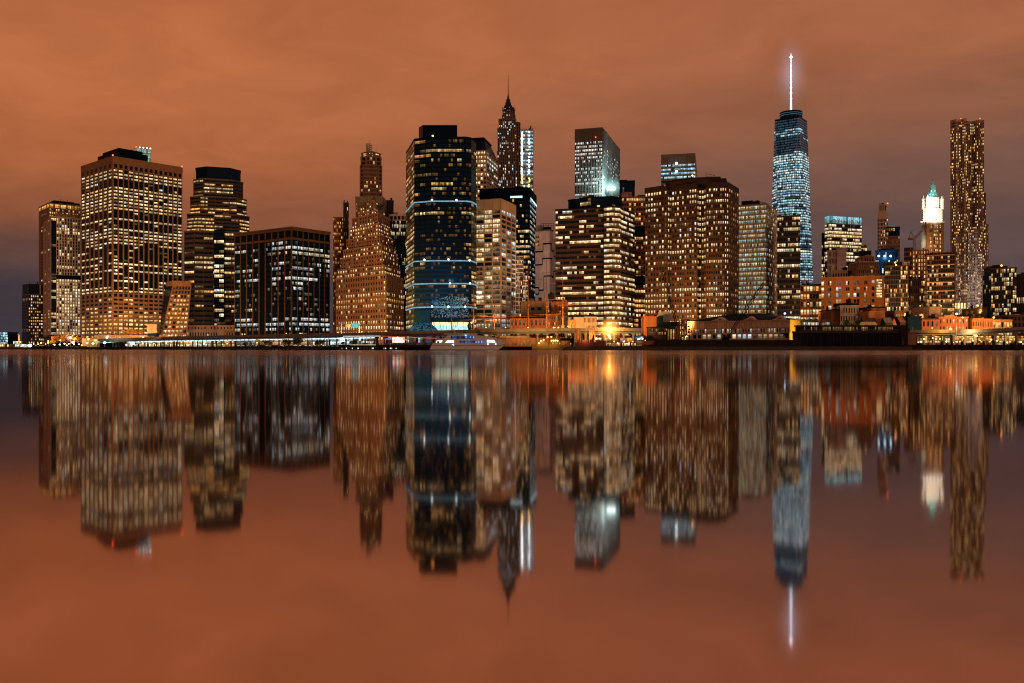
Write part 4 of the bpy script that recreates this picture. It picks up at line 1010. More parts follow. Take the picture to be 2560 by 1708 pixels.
# ground: quay edge along the shore, street level reaching to the horizon
xs = [-2600, -1200, -300] + list(range(0, 2601, 100)) + [2900, 3800, 5200]
edge = [P(x, shore(x)) for x in xs]
m = MB(); n = len(edge)
vs = [(x, y, -2) for x, y in edge] + [(x, y, GZ) for x, y in edge] + [(x*9, 9000, GZ) for x, y in edge]
m.add(vs, [(i, i+1, n+i+1, n+i) for i in range(n-1)] + [(n+i, n+i+1, 2*n+i+1, 2*n+i) for i in range(n-1)])
structure('ground', m, mat('quay_ground', (.05, .045, .042), .9, .3, .3, streak=False))

# water: still harbour mirror near the viewer, wind-ruffled strip along the far shore
wm, t, N, L = nt('harbour_water')
out = N.new('ShaderNodeOutputMaterial'); g = N.new('ShaderNodeBsdfGlossy'); g.distribution = 'GGX'
geo = N.new('ShaderNodeNewGeometry'); sx = N.new('ShaderNodeSeparateXYZ'); L.new(geo.outputs['Position'], sx.inputs[0])
mr = N.new('ShaderNodeMapRange'); mr.interpolation_type = 'SMOOTHSTEP'
mr.inputs['From Min'].default_value = 30; mr.inputs['From Max'].default_value = 260; mr.inputs['To Min'].default_value = .054; mr.inputs['To Max'].default_value = .19
L.new(sx.outputs['Y'], mr.inputs['Value'])
mp = N.new('ShaderNodeMapping'); mp.inputs['Scale'].default_value = (.004, .035, 1); L.new(geo.outputs['Position'], mp.inputs['Vector'])
ns = N.new('ShaderNodeTexNoise'); ns.inputs['Scale'].default_value = 1; ns.inputs['Detail'].default_value = 4; L.new(mp.outputs[0], ns.inputs['Vector'])
r2 = N.new('ShaderNodeMapRange'); r2.inputs['From Min'].default_value = .3; r2.inputs['From Max'].default_value = .7; r2.inputs['To Min'].default_value = .75; r2.inputs['To Max'].default_value = 1.3
L.new(ns.outputs['Fac'], r2.inputs['Value'])
mu = N.new('ShaderNodeMath'); mu.operation = 'MULTIPLY'; L.new(mr.outputs[0], mu.inputs[0]); L.new(r2.outputs[0], mu.inputs[1])
L.new(mu.outputs[0], g.inputs['Roughness']); g.inputs['Color'].default_value = (.60, .49, .475, 1)
dfs = N.new('ShaderNodeBsdfDiffuse'); dfs.inputs['Color'].default_value = (.02, .022, .026, 1)
mxs = N.new('ShaderNodeMixShader'); mxs.inputs[0].default_value = .97
L.new(dfs.outputs[0], mxs.inputs[1]); L.new(g.outputs[0], mxs.inputs[2]); L.new(mxs.outputs[0], out.inputs[0])
m = MB(); m.quad((-9000, -200, 0), (9000, -200, 0), (9000, 1100, 0), (-9000, 1100, 0)); structure('water', m, wm)

# ------------------------------------------------------------------ elevated highway
CONC = mat('viaduct_concrete', (.20, .17, .15), .8, .3, .2); VST = mat('viaduct_steel', (.10, .12, .13), .6, .3)
TUBE = emis('tube_light', (.72, .92, 1), 1.5)
def viaduct(label, x0, x1, step, bright):
    c = P((x0+x1)/2, vd((x0+x1)/2)); v = thing('elevated_highway', label, 'elevated highway', (*c, GZ))
    pts = [x0+(x1-x0)*i/40 for i in range(41)]
    deck, rail, beam = MB(), MB(), MB()
    for a, e in zip(pts, pts[1:]):
        A, E = P(a, vd(a)), P(e, vd(e)); za, ze = vz(a), vz(e)
        def strip(mb, o0, o1, h0, h1):
            vs = []
            for (q, z) in ((A, za), (E, ze)):
                vs += [(q[0], q[1]+o0, z+h0), (q[0], q[1]+o1, z+h0), (q[0], q[1]+o1, z+h1), (q[0], q[1]+o0, z+h1)]
            mb.add(vs, [(0, 4, 7, 3), (3, 7, 6, 2), (2, 6, 5, 1), (1, 5, 4, 0)])
        strip(deck, 0, 18, -1.5, -.2); strip(rail, -.1, .25, -.2, .75); strip(rail, 17.8, 18.1, -.2, .75); strip(beam, 1.2, 1.9, -3.0, -1.5); strip(beam, 15.5, 16.2, -3.0, -1.5)
    deck.build('deck', CONC, v); rail.build('parapet', CONC, v); beam.build('girder', VST, v)
    x = x0+8
    while x < x1:
        d = vd(x); z = vz(x)-3.0
        if z > GZ+2:
            for o in (2, 15.6):
                m = MB(); q = P(x, d); m.box(q[0]-.6, q[0]+.6, q[1]+o-.6, q[1]+o+.6, GZ, z-.9); m.box(q[0]-1.2, q[0]+1.2, q[1]+o-.8, q[1]+o+.8, z-.9, z-.01); m.build('column', CONC, v)
        x += step
    if bright:
        for a, e in bright:
            x = a
            while x < e-4:
                m = MB(); q0, q1 = P(x, vd(x)+.5), P(x+9, vd(x+9)+.5); z0, z1 = vz(x)-3.5, vz(x+9)-3.5
                m.add([(q0[0], q0[1], z0-.55), (q1[0], q1[1], z1-.55), (q1[0], q1[1], z1+.25), (q0[0], q0[1], z0+.25)], [(0, 1, 2, 3)])
                m.add([(q0[0], q0[1], z0-.55), (q1[0], q1[1], z1-.55), (q1[0], q1[1]+1.5, z1-.55), (q0[0], q0[1]+1.5, z0-.55)], [(0, 3, 2, 1)])
                m.build('tube_light', TUBE, v); x += 10.5
    return v
viaduct('long elevated highway with white tube lights beneath running from the left to the harbour lamp', 232, 1604, 24, [(318, 935)])
viaduct('stretch of elevated highway with orange-lit shops beneath at the right', 2276, 2630, 52, None)
for x in range(330, 930, 75): light('under_deck_fill', (*P(x, vd(x)+6), vz(x)-4.2), (.92, .97, 1), 5200, None, 1)  # added fill standing in for general city glow, no fixtures of its own

# ------------------------------------------------------------------ street lamps
def street_lamp(x, d, ytop, label, col='o', power=9000, zb=GZ, arm=0, r=.62, double=False):
    zt = Z(ytop, d); q = P(x, d)
    t = thing('street_lamp', label, 'street lamp', (*q, zb), 'street lamps')
    m = MB(); m.lathe(q, [(.45, zb), (.45, zb+.6), (.17, zb+.9), (.11, zt-.3)], 8)
    if double: m.bar((q[0]-1.6, q[1], zt-.2), (q[0]+1.6, q[1], zt-.2), .2)
    m.build('pole', STEEL, t)
    em, c = {'o': (LAMP_O, (1, .42, .09)), 'w': (LAMP_W, (.75, .93, 1)), 'y': (LAMP_Y, (1, .66, .25))}[col]
    for o in ((-1.6, 1.6) if double else (0,)):
        m = MB(); m.ball((q[0]+o, q[1]-.3, zt), r, 10, 6, .8); m.build('lamp_head', em, t)
    light('lamp_light', (q[0], q[1]-.4, zt+r+.7), c, power*(2.0 if d > 620 else 1.2), t, .6)
    return t
# on the elevated highway, lighting the facades behind it
for x, c, lab in ((262, 'w', 'glaring bluish white lamp by the open shed at the left'),):
    street_lamp(x, vd(x)-22, 857, lab, 'w', 3500, r=1.3)
deck = [(300, 'first lamp on the highway below the broad tan block'), (352, 'second lamp on the highway, below the broad tan block'), (425, 'highway lamp in front of the leaning-grid annex'), (520, 'highway lamp in front of the chamfered stepped tower'), (612, 'highway lamp at the left corner of the copper-pier box'), (716, 'orange highway lamp below the corner of the copper-pier box'), (845, 'highway lamp before the left part of the ziggurat'), (905, 'highway lamp before the middle of the ziggurat'), (965, 'highway lamp before the right part of the ziggurat'), (1215, 'highway lamp below the white grid tower'), (1420, 'highway lamp left of the huge harbour lamp'), (1580, 'highway lamp right of the huge harbour lamp'), (2330, 'highway lamp before the small brick house at the right'), (2520, 'highway lamp near the right edge')]
for x, lab in deck:  # most deck lamps are added to light the facades evenly
    street_lamp(x, vd(x)+1, interp(VY, x)-(4 if x < 1000 else 7), 'small orange ' + lab.replace('orange ', ''), 'o', {2330: 40000, 2520: 40000, 300: 52000, 352: 58000, 425: 40000, 520: 14000, 612: 7000, 716: 10000, 845: 90000, 905: 90000, 965: 90000, 1215: 36000, 1420: 70000, 1580: 80000}.get(x, 26000), vz(x), r=.42)
others = [(51, 960, 855, 'orange lamp beside the obelisk at the far left', 'o', 5000, .8), (75, 935, 864, 'bright bluish lamp at the foot of the lowest far-left tower', 'w', 9000, 2.0), (121, 900, 853, 'orange lamp left of the orange-lit trees', 'o', 6000, .8),
 (151, 890, 851, 'orange lamp in front of the leftmost orange-lit trees', 'o', 9000, .7), (176, 900, 846, 'pale green-white lamp among the orange-lit trees', 'w', 4000, .9), (183, 885, 856, 'largest golden lamp under the orange-lit trees', 'y', 12000, 1.5), (186, 905, 850, 'small orange lamp above the largest golden lamp', 'o', 8000, .7),
 (218, 880, 858, 'warm lamp just right of the orange-lit trees', 'y', 1800, 1.0), (233, 875, 859, 'golden lamp left of the glaring bluish lamp', 'y', 1800, 1.2), (221, 895, 849, 'orange lamp at the left end of the highway', 'o', 700, .8), (276, 890, 848, 'orange lamp on the left slip road', 'o', 1200, .7), (267, 895, 845, 'pale lamp on the left slip road', 'w', 300, .8), (322, 880, 847, 'orange lamp over the open shed roof', 'o', 2500, .8), (358, 878, 844, 'white lamp over the open shed roof', 'w', 900, .8),
 (446, 925, 815, 'tall white lamp beside the leaning-grid annex', 'w', 6000, .8), (504, 830, 842, 'greenish white lamp at the highway edge below the chamfered stepped tower', 'w', 3000, .6),
 (1179, 640, 807, 'starry orange lamp at the foot of the white grid tower', 'o', 7000, .7), (1264, 598, 819, 'golden lamp post on the pier at the bow of the white ferry', 'y', 5000, .35), (1320, 598, 819, 'golden lamp post on the pier between the barque masts', 'y', 5000, .3),
 (2376, 606, 823, 'big orange lamp at the right stretch of highway', 'o', 16000, .95), (2391, 612, 785, 'tall white lamp in front of the gabled brick row', 'w', 6000, .75), (2406, 640, 794, 'orange lamp on the gabled brick row', 'o', 8000, .6), (2290, 655, 791, 'orange lamp between the dark pier shed and the brick houses', 'o', 9000, .6), (2484, 640, 794, 'orange lamp in front of the last dark tower', 'o', 12000, .75), (2440, 612, 840, 'golden lamp under the right stretch of highway', 'y', 9000, .9), (2444, 780, 764, 'golden lamp at the base of the rippled tower', 'y', 9000, .9), (2449, 700, 781, 'orange lamp below the rippled tower', 'o', 9000, .7),
 (1962, 640, 784, 'starry white lamp on the gable of the white pier warehouse', 'w', 5000, .7), (2020, 720, 760, 'orange lamp below the tallest tower', 'o', 22000, .4), (2110, 720, 770, 'orange lamp in front of the wide orange apartment block', 'o', 34000, .4), (2185, 720, 770, 'orange lamp near the stair column of the wide orange apartment block', 'o', 30000, .4), (2300, 720, 765, 'orange lamp below the construction shell', 'o', 24000, .4), (2352, 700, 765, 'orange lamp before the brown banded tower', 'o', 14000, .4), (1700, 665, 800, 'lamp behind the black shed before the broadest red-brown building', 'o', 60000, .4), (1640, 665, 806, 'lamp right of the harbour lamp before the broadest red-brown building', 'o', 60000, .4), (1780, 665, 806, 'lamp behind the white pier warehouse', 'o', 60000, .4)]
for x, d, y, lab, c, pw, r in others: street_lamp(x, d, y, lab, c, pw, r=r)
street_lamp(1390, 600, 819, 'double-headed golden lamp post behind the golden work boat', 'o', 8000, r=.5, double=True)
# the huge harbour lamp
t = street_lamp(1523, 600, 823, 'huge dazzling orange harbour lamp right of the red lightship', 'o', 36000, r=2.4)
for y in (838, 841, 846):
    m = MB(); m.ball((*P(1522+(y-838)*.5, 599), Z(y, 599)), .9 if y < 846 else .6); m.build('lower_lamp', LAMP_Y, t)
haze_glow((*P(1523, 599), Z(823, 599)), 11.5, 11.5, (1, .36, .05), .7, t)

# ------------------------------------------------------------------ trees
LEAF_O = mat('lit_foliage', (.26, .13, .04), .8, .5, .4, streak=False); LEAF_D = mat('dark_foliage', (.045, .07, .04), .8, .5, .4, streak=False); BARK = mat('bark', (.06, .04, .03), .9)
def tree(x, d, ytop, w, label, leaf=LEAF_D, seed=0, zb=GZ, group='trees along the waterfront', dens=1.0):
    rng = random.Random(seed*7+int(x)); q = P(x, d); zt = Z(ytop, d); h = zt-zb; w = w/F*d
    t = thing('tree', label, 'tree', (*q, zb), group)
    m = MB(); m.lathe(q, [(.03*h+.05, zb), (.02*h+.04, zb+h*.35), (.01*h+.02, zb+h*.7)], 7)
    for k in range(7):
        a = k*2.4+rng.random(); z0 = zb+h*(.3+.06*k); m.bar((*q, z0), (q[0]+math.cos(a)*w*.36, q[1]+math.sin(a)*w*.36, z0+h*(.16+.15*rng.random())), .022*h, .006*h, 5)
    m.build('trunk', BARK, t)
    m = MB(); cl = [(q[0]+rng.uniform(-.34, .34)*w, q[1]+rng.uniform(-.34, .34)*w, zb+h*rng.uniform(.42, .86), rng.uniform(.14, .26)*w) for _ in range(13)]
    for i in range(int(700*dens)):
        cx_, cy_, cz_, cr = cl[i % 13]
        u = Vector((rng.gauss(0, 1), rng.gauss(0, 1), rng.gauss(0, .8))).normalized()*cr*rng.random()**.4
        c = Vector((cx_, cy_, cz_))+u; s_ = rng.uniform(.2, .5)*max(.6, w*.13)
        a = Vector((rng.gauss(0, 1), rng.gauss(0, 1), rng.gauss(0, 1))).normalized(); e = a.orthogonal().normalized()*s_; f = a.cross(e).normalized()*s_*.7
        c.z = min(c.z, zt)
        m.quad(c-e, c+f, c+e, c-f)
    m.build('crown', leaf, t)
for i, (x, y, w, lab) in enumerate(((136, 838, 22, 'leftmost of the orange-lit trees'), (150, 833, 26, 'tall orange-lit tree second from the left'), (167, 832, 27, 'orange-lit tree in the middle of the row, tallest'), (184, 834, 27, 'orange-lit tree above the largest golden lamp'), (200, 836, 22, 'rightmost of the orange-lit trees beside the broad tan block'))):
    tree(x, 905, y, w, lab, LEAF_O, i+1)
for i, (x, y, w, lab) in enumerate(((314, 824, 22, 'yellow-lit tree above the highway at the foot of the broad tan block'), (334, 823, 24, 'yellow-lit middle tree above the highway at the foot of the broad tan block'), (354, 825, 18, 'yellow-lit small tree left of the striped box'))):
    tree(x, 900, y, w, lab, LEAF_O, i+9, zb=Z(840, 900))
for i, (x, y, w, lab) in enumerate(((614, 855, 16, 'small pale round tree before the blank bay of the copper-pier box'), (668, 851, 30, 'broad dark tree under the highway below the copper-pier box'), (722, 849, 28, 'dark round tree under the highway right of the orange highway lamp'), (746, 843, 36, 'tallest dark tree under the highway near the corner of the copper-pier box'), (797, 850, 20, 'dark tree under the highway near the right end of the copper-pier box'), (806, 848, 16, 'slim dark tree under the highway at the ziggurat left edge'), (858, 853, 14, 'small dark tree before the white lit shops'), (886, 850, 26, 'dark bushy tree at the pier before the white lit shops'), (1166, 822, 16, 'dark tree beside the octagonal tower lobby'), (1196, 820, 14, 'dark tree behind the white ferry roof'))):
    tree(x, shore(x)+14, y, w, lab, LEAF_D, i+20)
for i, (x, y, w, lab) in enumerate(((2122, 792, 34, 'dark tree left of the small white house'), (2145, 790, 36, 'dark tree in front of the small white house'), (2078, 790, 26, 'dark tree behind the blue-lit stall roofs'), (2345, 782, 12, 'small dark tree behind the small brick house'))):
    tree(x, 665, y, w, lab, LEAF_D, i+50)

# ------------------------------------------------------------------ low buildings and stalls
def glow_block(name, label, x0, x1, d, y0, y1, cols, rows, lit, wall=STEEL, dep=8, cat='pavilion', roof=True, **k):
    p = front(x0, x1, d, dep); zb = max(GZ, Z(y0, d)); b = Building(name, label, (*mid(p), zb), cat)
    b.mb('back_wall', wall).prism(p, zb, Z(y1, d)-.02)
    kk = dict(pf=.12, sf=.15, pd=.2, sd=.15); kk.update(k)
    if lit: lit.bright *= 1.7
    b.facade(p[0], p[1], zb, Z(y1, d), cols, rows, lit, wall, **kk)
    if roof: b.solid('roof', ROOF, grow(p, .5), Z(y1, d), Z(y1, d)+.5)
    return b
glow_block('glass_pavilion', 'glowing pale cyan glass hall at the left edge', -60, 20, 1000, 862, 831, 12, 5, Lit(301, 1, 1, 'ice', 1.0, run=9), BLUE, 20).finish()
glow_block('low_pavilion', 'low white-hot lit shed on the quay at the left edge', -30, 22, 950, 868, 861, 12, 1, Lit(302, 1, 1, 'gold', 4)).finish()
glow_block('low_pavilion', 'long low white-hot shed right of the obelisk', 34, 65, 940, 869, 861, 9, 1, Lit(303, 1, 1, 'cream', 5)).finish()
glow_block('kiosk', 'small lilac lit kiosk beside the obelisk', 33, 45, 960, 862, 853, 4, 1, Lit(304, 1, 1, 'cool', .7)).finish()
o = thing('obelisk', 'slender orange-lit stone obelisk at the far left', 'obelisk', (*P(47, 965), GZ)); m = MB(); m.lathe(P(47, 965), [(1.4, GZ), (1.4, GZ+1.5)], 4); m.build('plinth', PALE, o); m = MB(); m.lathe(P(47, 965), [(.9, GZ+1.5), (.7, Z(837, 965)), (.05, Z(834.5, 965))], 4); m.build('shaft', PALE, o)
# ramp wall and terminal shed
d = 896; m = MB(); m.slab(P(206, d), P(446, d), 0, .6, GZ, Z(846, d)); m.slab(P(235, d), P(420, d), -.6, 0, Z(846, d), Z(838, d))
b = thing('ramp_wall', 'long pinkish ramp wall behind the lamps below the broad tan block', 'wall', (*P(326, d), GZ)); m.build('wall', STONEG, b)
m = MB(); [m.bar((*P(240+k*5, d), Z(838, d)), (*P(240+k*5, d), Z(836, d)), .2) for k in range(36)]; m.build('railing', STEEL, b)
b = Building('rooftop_booth', 'pale striped box above the highway at the foot of the broad tan block', (*P(380, 890), Z(838, 890)), 'booth')
p = front(368, 392, 890, 8); b.mb('wall', STONEG).prism(p, Z(833, 890), Z(810, 890)); b.mb('base', DGLASS).prism(shrink(p, .95), Z(842, 890), Z(833, 890)); 
for k in range(13): b.mb('rib', PINK).slab(P(368+k*2, 890), P(368.6+k*2, 890), 0, .25, Z(833, 890), Z(810, 890))
b.finish()
d = 858
b = Building('terminal_shed', 'open shed with rising green-edged roof over white-lit stalls at the left', (*P(330, d), GZ), 'shed')
m = b.mb('roof', GREEN); 
for o_, mm in ((0, GREEN),):
    m.add([(*P(244, d), Z(858, d)), (*P(405, d-12), Z(850, d-12)), (*P(405, d-12), Z(848, d-12)), (*P(244, d), Z(857, d)), (*P(244, d+20), Z(858, d+20)), (*P(405, d+14), Z(850, d+14)), (*P(405, d+14), Z(848, d+14)), (*P(244, d+20), Z(857, d+20))], [(0, 1, 2, 3), (3, 2, 6, 7), (0, 4, 5, 1), (1, 5, 6, 2), (4, 0, 3, 7)])
for x in (262, 283, 297, 320, 352, 385, 402): b.mb('post', VST).bar((*P(x, d-3), GZ), (*P(x, d-5), Z(852+(405-x)*.035, d-5)), .7)
b.mb('back_wall', BLUE).slab(P(250, d+12), P(312, d+12), 0, .3, GZ, Z(858, d+12))
b.facade(P(312, d+10), P(405, d+4), GZ, Z(852, d), 20, 2, Lit(310, .9, .3, 'cream', 3.0), STEEL, pf=.15, sf=.15, pd=.2, sd=.1)
b.finish()
lab = ['white-lit market stall under the highway with tall panes', 'white-lit market stall under the highway, cream and busy', 'warm-lit market stall under the highway left of the orange shop', 'orange-lit shop under the highway left of the copper-pier box']
for k, (x0, x1, pal) in enumerate(((407, 440, 'cream'), (444, 492, 'cream'), (496, 540, 'cream'), (543, 586, 'gold'))):
    dd = vd((x0+x1)/2)+9; glow_block('market_stall', lab[k], x0, x1, dd, 867, 852.5, (x1-x0)//3, 2, Lit(311+k, .92, .2, pal, 1.7 if k < 3 else 1.2, dim=1)).finish()
lab = ['dim dark shopfront under the highway in front of the copper-pier box', 'orange-lit hoarding under the highway behind the broad dark tree', 'amber shopfront under the highway behind the tallest dark tree', 'glowing white shop hall under the highway before the left of the ziggurat', 'brightest white shop hall under the highway before the ziggurat', 'white shop hall under the highway right of the dark bushy tree']
for k, (x0, x1, pal, br, pr) in enumerate(((590, 636, 'cool', .3, .2), (640, 712, 'amber', .7, .6), (716, 778, 'gold', 1.0, .7), (782, 822, 'cool', 2.0, .95), (826, 882, 'ice', 2.4, .97), (886, 940, 'cool', 1.3, .6))):
    dd = vd((x0+x1)/2)+9; glow_block('shop_hall' if k > 2 else 'shopfront', lab[k], x0, x1, dd, 863, 848-k*.9, max(6, (x1-x0)//5), 2, Lit(320+k, pr, .3, pal, br, dim=1)).finish()
# road sign
s_ = thing('road_sign', 'teal lit road sign on the highway in front of the ziggurat', 'road sign', (*P(888, vd(888)+2), vz(888)))
d = vd(888)+2; m = MB()
for x in (853, 898): m.bar((*P(x, d), vz(888)-.4), (*P(x, d), Z(809, d)), .35)
m.bar((*P(853, d), Z(811, d)), (*P(900, d), Z(811, d)), .35); m.bar((*P(853, d), Z(817, d)), (*P(900, d), Z(817, d)), .35); m.build('gantry', STEEL, s_)
m = MB(); m.slab(P(879, d-.5), P(899, d-.5), 0, .15, Z(819, d), Z(809, d)); m.build('panel', emis('sign_teal', (.15, .72, .70), .8), s_)
m = MB(); m.slab(P(864, d-.5), P(876, d-.5), 0, .15, Z(818, d), Z(811, d)); m.build('panel', STEEL, s_, label='unlit grey panel')

# ------------------------------------------------------------------ piers, piles, crowd
def pier(label, x0, x1, d, y0, dep, pile_step, deck_h=.9, wall=None):
    p = front(x0, x1, d, dep); zt = Z(y0, d); t = thing('pier', label, 'pier', (*mid(p), 0))
    m = MB(); m.prism(p, zt-deck_h, zt); m.build('deck', TIMBER, t)
    m = MB(); x = x0
    while x <= x1:
        for o_ in (.6, dep*.5): 
            q = P(x, d+o_); m.bar((*q, -2), (q[0], q[1], zt-deck_h), .55, n=6)
        x += pile_step
    m.build('piling', TIMBER, t, kind='stuff')
    return t
pier('dark timber pier with ragged piles below the leftmost orange-lit trees', 103, 146, 880, 866, 20, 2.2)
pier('lower timber pier below the orange-lit trees', 146, 207, 872, 868, 20, 2.6)
pier('dark landing stage in front of the open shed at the left', 207, 405, 825, 868.5, 14, 6)
pier('long dark esplanade edge in front of the copper-pier box', 408, 842, 655, 866.5, 12, 9)
def sparkles(t, n, x0, x1, d, y0, y1, seed, kinds, r=.4):
    rng = random.Random(seed)
    for i in range(n):
        x = x0+(x1-x0)*(i+rng.random())/n; y = rng.uniform(y0, y1); m = MB(); q = (*P(x, d), Z(y, d)); m.ball(q, r*rng.uniform(.6, 1.3), 8, 6); la = m.build('deck_lamp', kinds[rng.randrange(len(kinds))], t)
        m = MB(); m.bar((q[0], q[1]+.1, GZ-.4), (q[0], q[1]+.1, q[2]), .14); m.build('lamp_post', BLACK, la)
q1_ = pier('timber walkway with small lamps behind the ragged pile fence at the left', 80, 210, 890, 865.5, 10, 7)
sparkles(q1_, 14, 82, 208, 889, 856, 864, 3, (LAMP_O, LAMP_Y, LAMP_W), .55)
q2_ = pier('low quay walk with white lamps in front of the market stalls', 300, 600, 790, 866.5, 5, 12)
sparkles(q2_, 16, 304, 596, 789, 858, 864, 5, (LAMP_W, LAMP_Y, LAMP_W, LAMP_O), .42)
rng = random.Random(77)
def pile(x, d, y, label, w=1.0, name='mooring_pile', group='mooring piles'):
    q = P(x, d); zt = Z(y, d); t = MB(); t.lathe(q, [(w*.55, -1.5), (w*.5, zt-.2), (w*.35, zt)], 8)
    o = t.build(name, TIMBER, None); o['label'] = label; o['category'] = 'pile'; o['group'] = group
for i in range(34): pile(104+i*3.05+rng.uniform(-.6, .6), 868+rng.random()*8, 862.5+rng.random()*5, 'short dark timber pile in the ragged fence at the left piers', .5, group='ragged pile fence at the left piers')
for x, y, lab in ((436, 853, 'left of the two tall piles before the market stalls'), (443, 854, 'right of the two tall piles before the market stalls'), (533, 853, 'lone tall pile right of the market stalls'), (402, 856, 'tall pile at the right end of the open shed'), (302, 856, 'thick pile before the open shed'), (391, 857, 'thick pile before the lit stalls of the open shed')): pile(x, 640+(800-x)*.35, y, lab, 1.0)
bl = ['first', 'second', 'third', 'fourth', 'fifth', 'sixth', 'seventh', 'eighth']
for i, x in enumerate((2355, 2380, 2405, 2431, 2459, 2484, 2510, 2538)): pile(x, 594, 853, bl[i]+' thick dark bollard from the left in front of the orange-lit shops', 1.5, 'bollard', 'thick bollards along the right quay')
# the event pier
P1 = pier('dark event pier on white-gapped piles left of the white ferry', 846, 1092, 612, 862, 26, 7.5, 1.6)
rng = random.Random(9); m = MB()
for x in (853, 865, 880, 894, 913, 928, 931, 959, 963, 975, 979, 989, 1053, 1067): m.slab(P(x, 628), P(x+rng.uniform(1.4, 3.2), 628), 0, .1, Z(872.6, 628), Z(869.6, 628))
m.build('gap_light', emis('gap_light', (1, .97, .8), 1.3), P1)
m = MB(); 
for k in range(28): m.slab(P(875+k*2.3, 611.8), P(876.5+k*2.3, 611.8), 0, .08, Z(863.2, 612), Z(861.4, 612))
m.build('edge_light', emis('edge_light', (1, .75, .3), .8), P1)
m = MB(); [m.bar((*P(846+k*5, 612.4), Z(862, 612)), (*P(846+k*5, 612.4), Z(858.6, 612)), .12) for k in range(50)]; m.bar((*P(846, 612.4), Z(858.6, 612)), (*P(1091, 612.4), Z(858.6, 612)), .12); m.build('railing', STEEL, P1)
def figure(m, q, z, h, rng):
    a = rng.random()*3; s, c = math.sin(a), math.cos(a); w = h*.13
    m.lathe(q, [(w*.55, z+h*.46), (w*.62, z+h*.55), (w, z+h*.78), (w*.95, z+h*.82), (w*.35, z+h*.85), (w*.32, z+h*.87)], 7, 1, .65)
    m.ball((q[0], q[1], z+h*.93), h*.068, 7, 5, 1.2)
    for k in (-1, 1):
        m.bar((q[0]+k*w*.45*c, q[1]+k*w*.45*s, z), (q[0]+k*w*.35*c, q[1]+k*w*.35*s, z+h*.5), h*.07, h*.11, 6)
        m.bar((q[0]+k*w*1.05*c, q[1]+k*w*1.05*s-.08, z+h*.46), (q[0]+k*w*.95*c, q[1]+k*w*.95*s, z+h*.8), h*.045, h*.07, 6)
m = MB(); zp = Z(862, 612)
for i in range(150):
    x = 905+rng.random()*180; d = 613+rng.random()*20; figure(m, P(x, d), zp, rng.uniform(1.5, 1.85), rng)
o = m.build('crowd', mat('dark_clothes', (.03, .028, .03), .9, .5, 1.5, streak=False), None, kind='stuff'); o['label'] = 'dense crowd of standing people on the event pier'; o['category'] = 'crowd'
def tent(label, x0, x1, d, y0, y1, ym, col, glow=None):
    t = thing('tent', label, 'tent', (*P((x0+x1)/2, d), zp), 'tents on the event pier'); p = front(x0, x1, d, 5); c = mid(p); m = MB()
    n = [(*q, Z(ym, d)) for q in p]; m.add(n+[(*c, Z(y1, d))], [(0, 1, 4), (1, 2, 4), (2, 3, 4), (3, 0, 4)]); m.build('canopy', col, t)
    m = MB(); [m.bar((*q, zp), (*q, Z(ym, d)), .12) for q in p]; m.build('pole', STEEL, t)
tent('blue peaked tent on the event pier beside the dazzling stage', 960, 981, 618, 853, 844, 849, emis('blue_canvas', (.08, .35, .9), .75))
tent('pink-grey peaked tent at the left of the event pier', 914, 930, 622, 853, 846, 850, PINK)
tent('pale tent between the stage and the blue-lit doorway', 1004, 1018, 622, 853, 847, 851, emis('pale_canvas', (1, .8, .65), .5))
st = thing('stage', 'dazzling white and red stage lights in the middle of the event pier', 'stage', (*P(990, 626), zp)); p = front(978, 1014, 626, 5)
m = MB(); m.prism(p, zp, zp+.9); m.build('platform', BLACK, st); m = MB(); m.slab(P(981, 630), P(1011, 630), 0, .1, zp+1.5, Z(844, 630)); m.build('backdrop', emis('stage_backdrop', (1, .8, .6), 1.9), st)
for x, y, e_ in ((984, 847, LAMP_W), (994, 845, LAMP_W), (1002, 848, LAMP_Y), (986, 850, LAMP_R), (1009, 847, LAMP_R)): 
    m = MB(); m.ball((*P(x, 625), Z(y, 625)), .7); m.build('stage_lamp', e_, st)
light('stage_light', (*P(994, 620), Z(846, 620)), (1, .35, .25), 6000, st)
aw = thing('awning', 'long sloping red-lit awning over the event pier', 'awning', (*P(1022, 634), zp)); m = MB(); m.add([(*P(955, 634), Z(841, 634)), (*P(1092, 624), Z(847, 624)), (*P(1092, 624), Z(845.3, 624)), (*P(955, 634), Z(839.6, 634)), (*P(955, 640), Z(840, 640)), (*P(1092, 630), Z(845.6, 630))], [(0, 1, 2, 3), (0, 4, 5, 1), (3, 2, 5, 4)]); m.build('canopy', emis('red_awning', (1, .16, .06), .7), aw)
m = MB(); [m.bar((*P(x, 635), zp), (*P(x, 635), Z(841+(x-955)*.04, 635)), .2) for x in (958, 990, 1024, 1058, 1088)]; m.build('post', STEEL, aw)
aw = thing('awning', 'white-lit awning left of the red-lit one on the event pier', 'awning', (*P(910, 640), zp)); m = MB(); m.slab(P(868, 646), P(953, 636), 0, 6, Z(841.2, 636), Z(839.8, 636)); m.build('canopy', emis('white_awning', (1, .9, .85), .9), aw); m = MB(); [m.bar((*P(x, 637), zp), (*P(x, 637), Z(841, 637)), .2) for x in (872, 905, 948)]; m.build('post', STEEL, aw)
bk = glow_block('ticket_booth', 'booth with blue-lit doorway at the right of the event pier', 1034, 1062, 636, 858, 843, 5, 1, Lit(330, .5, .3, 'ice', .8)); bk.finish()
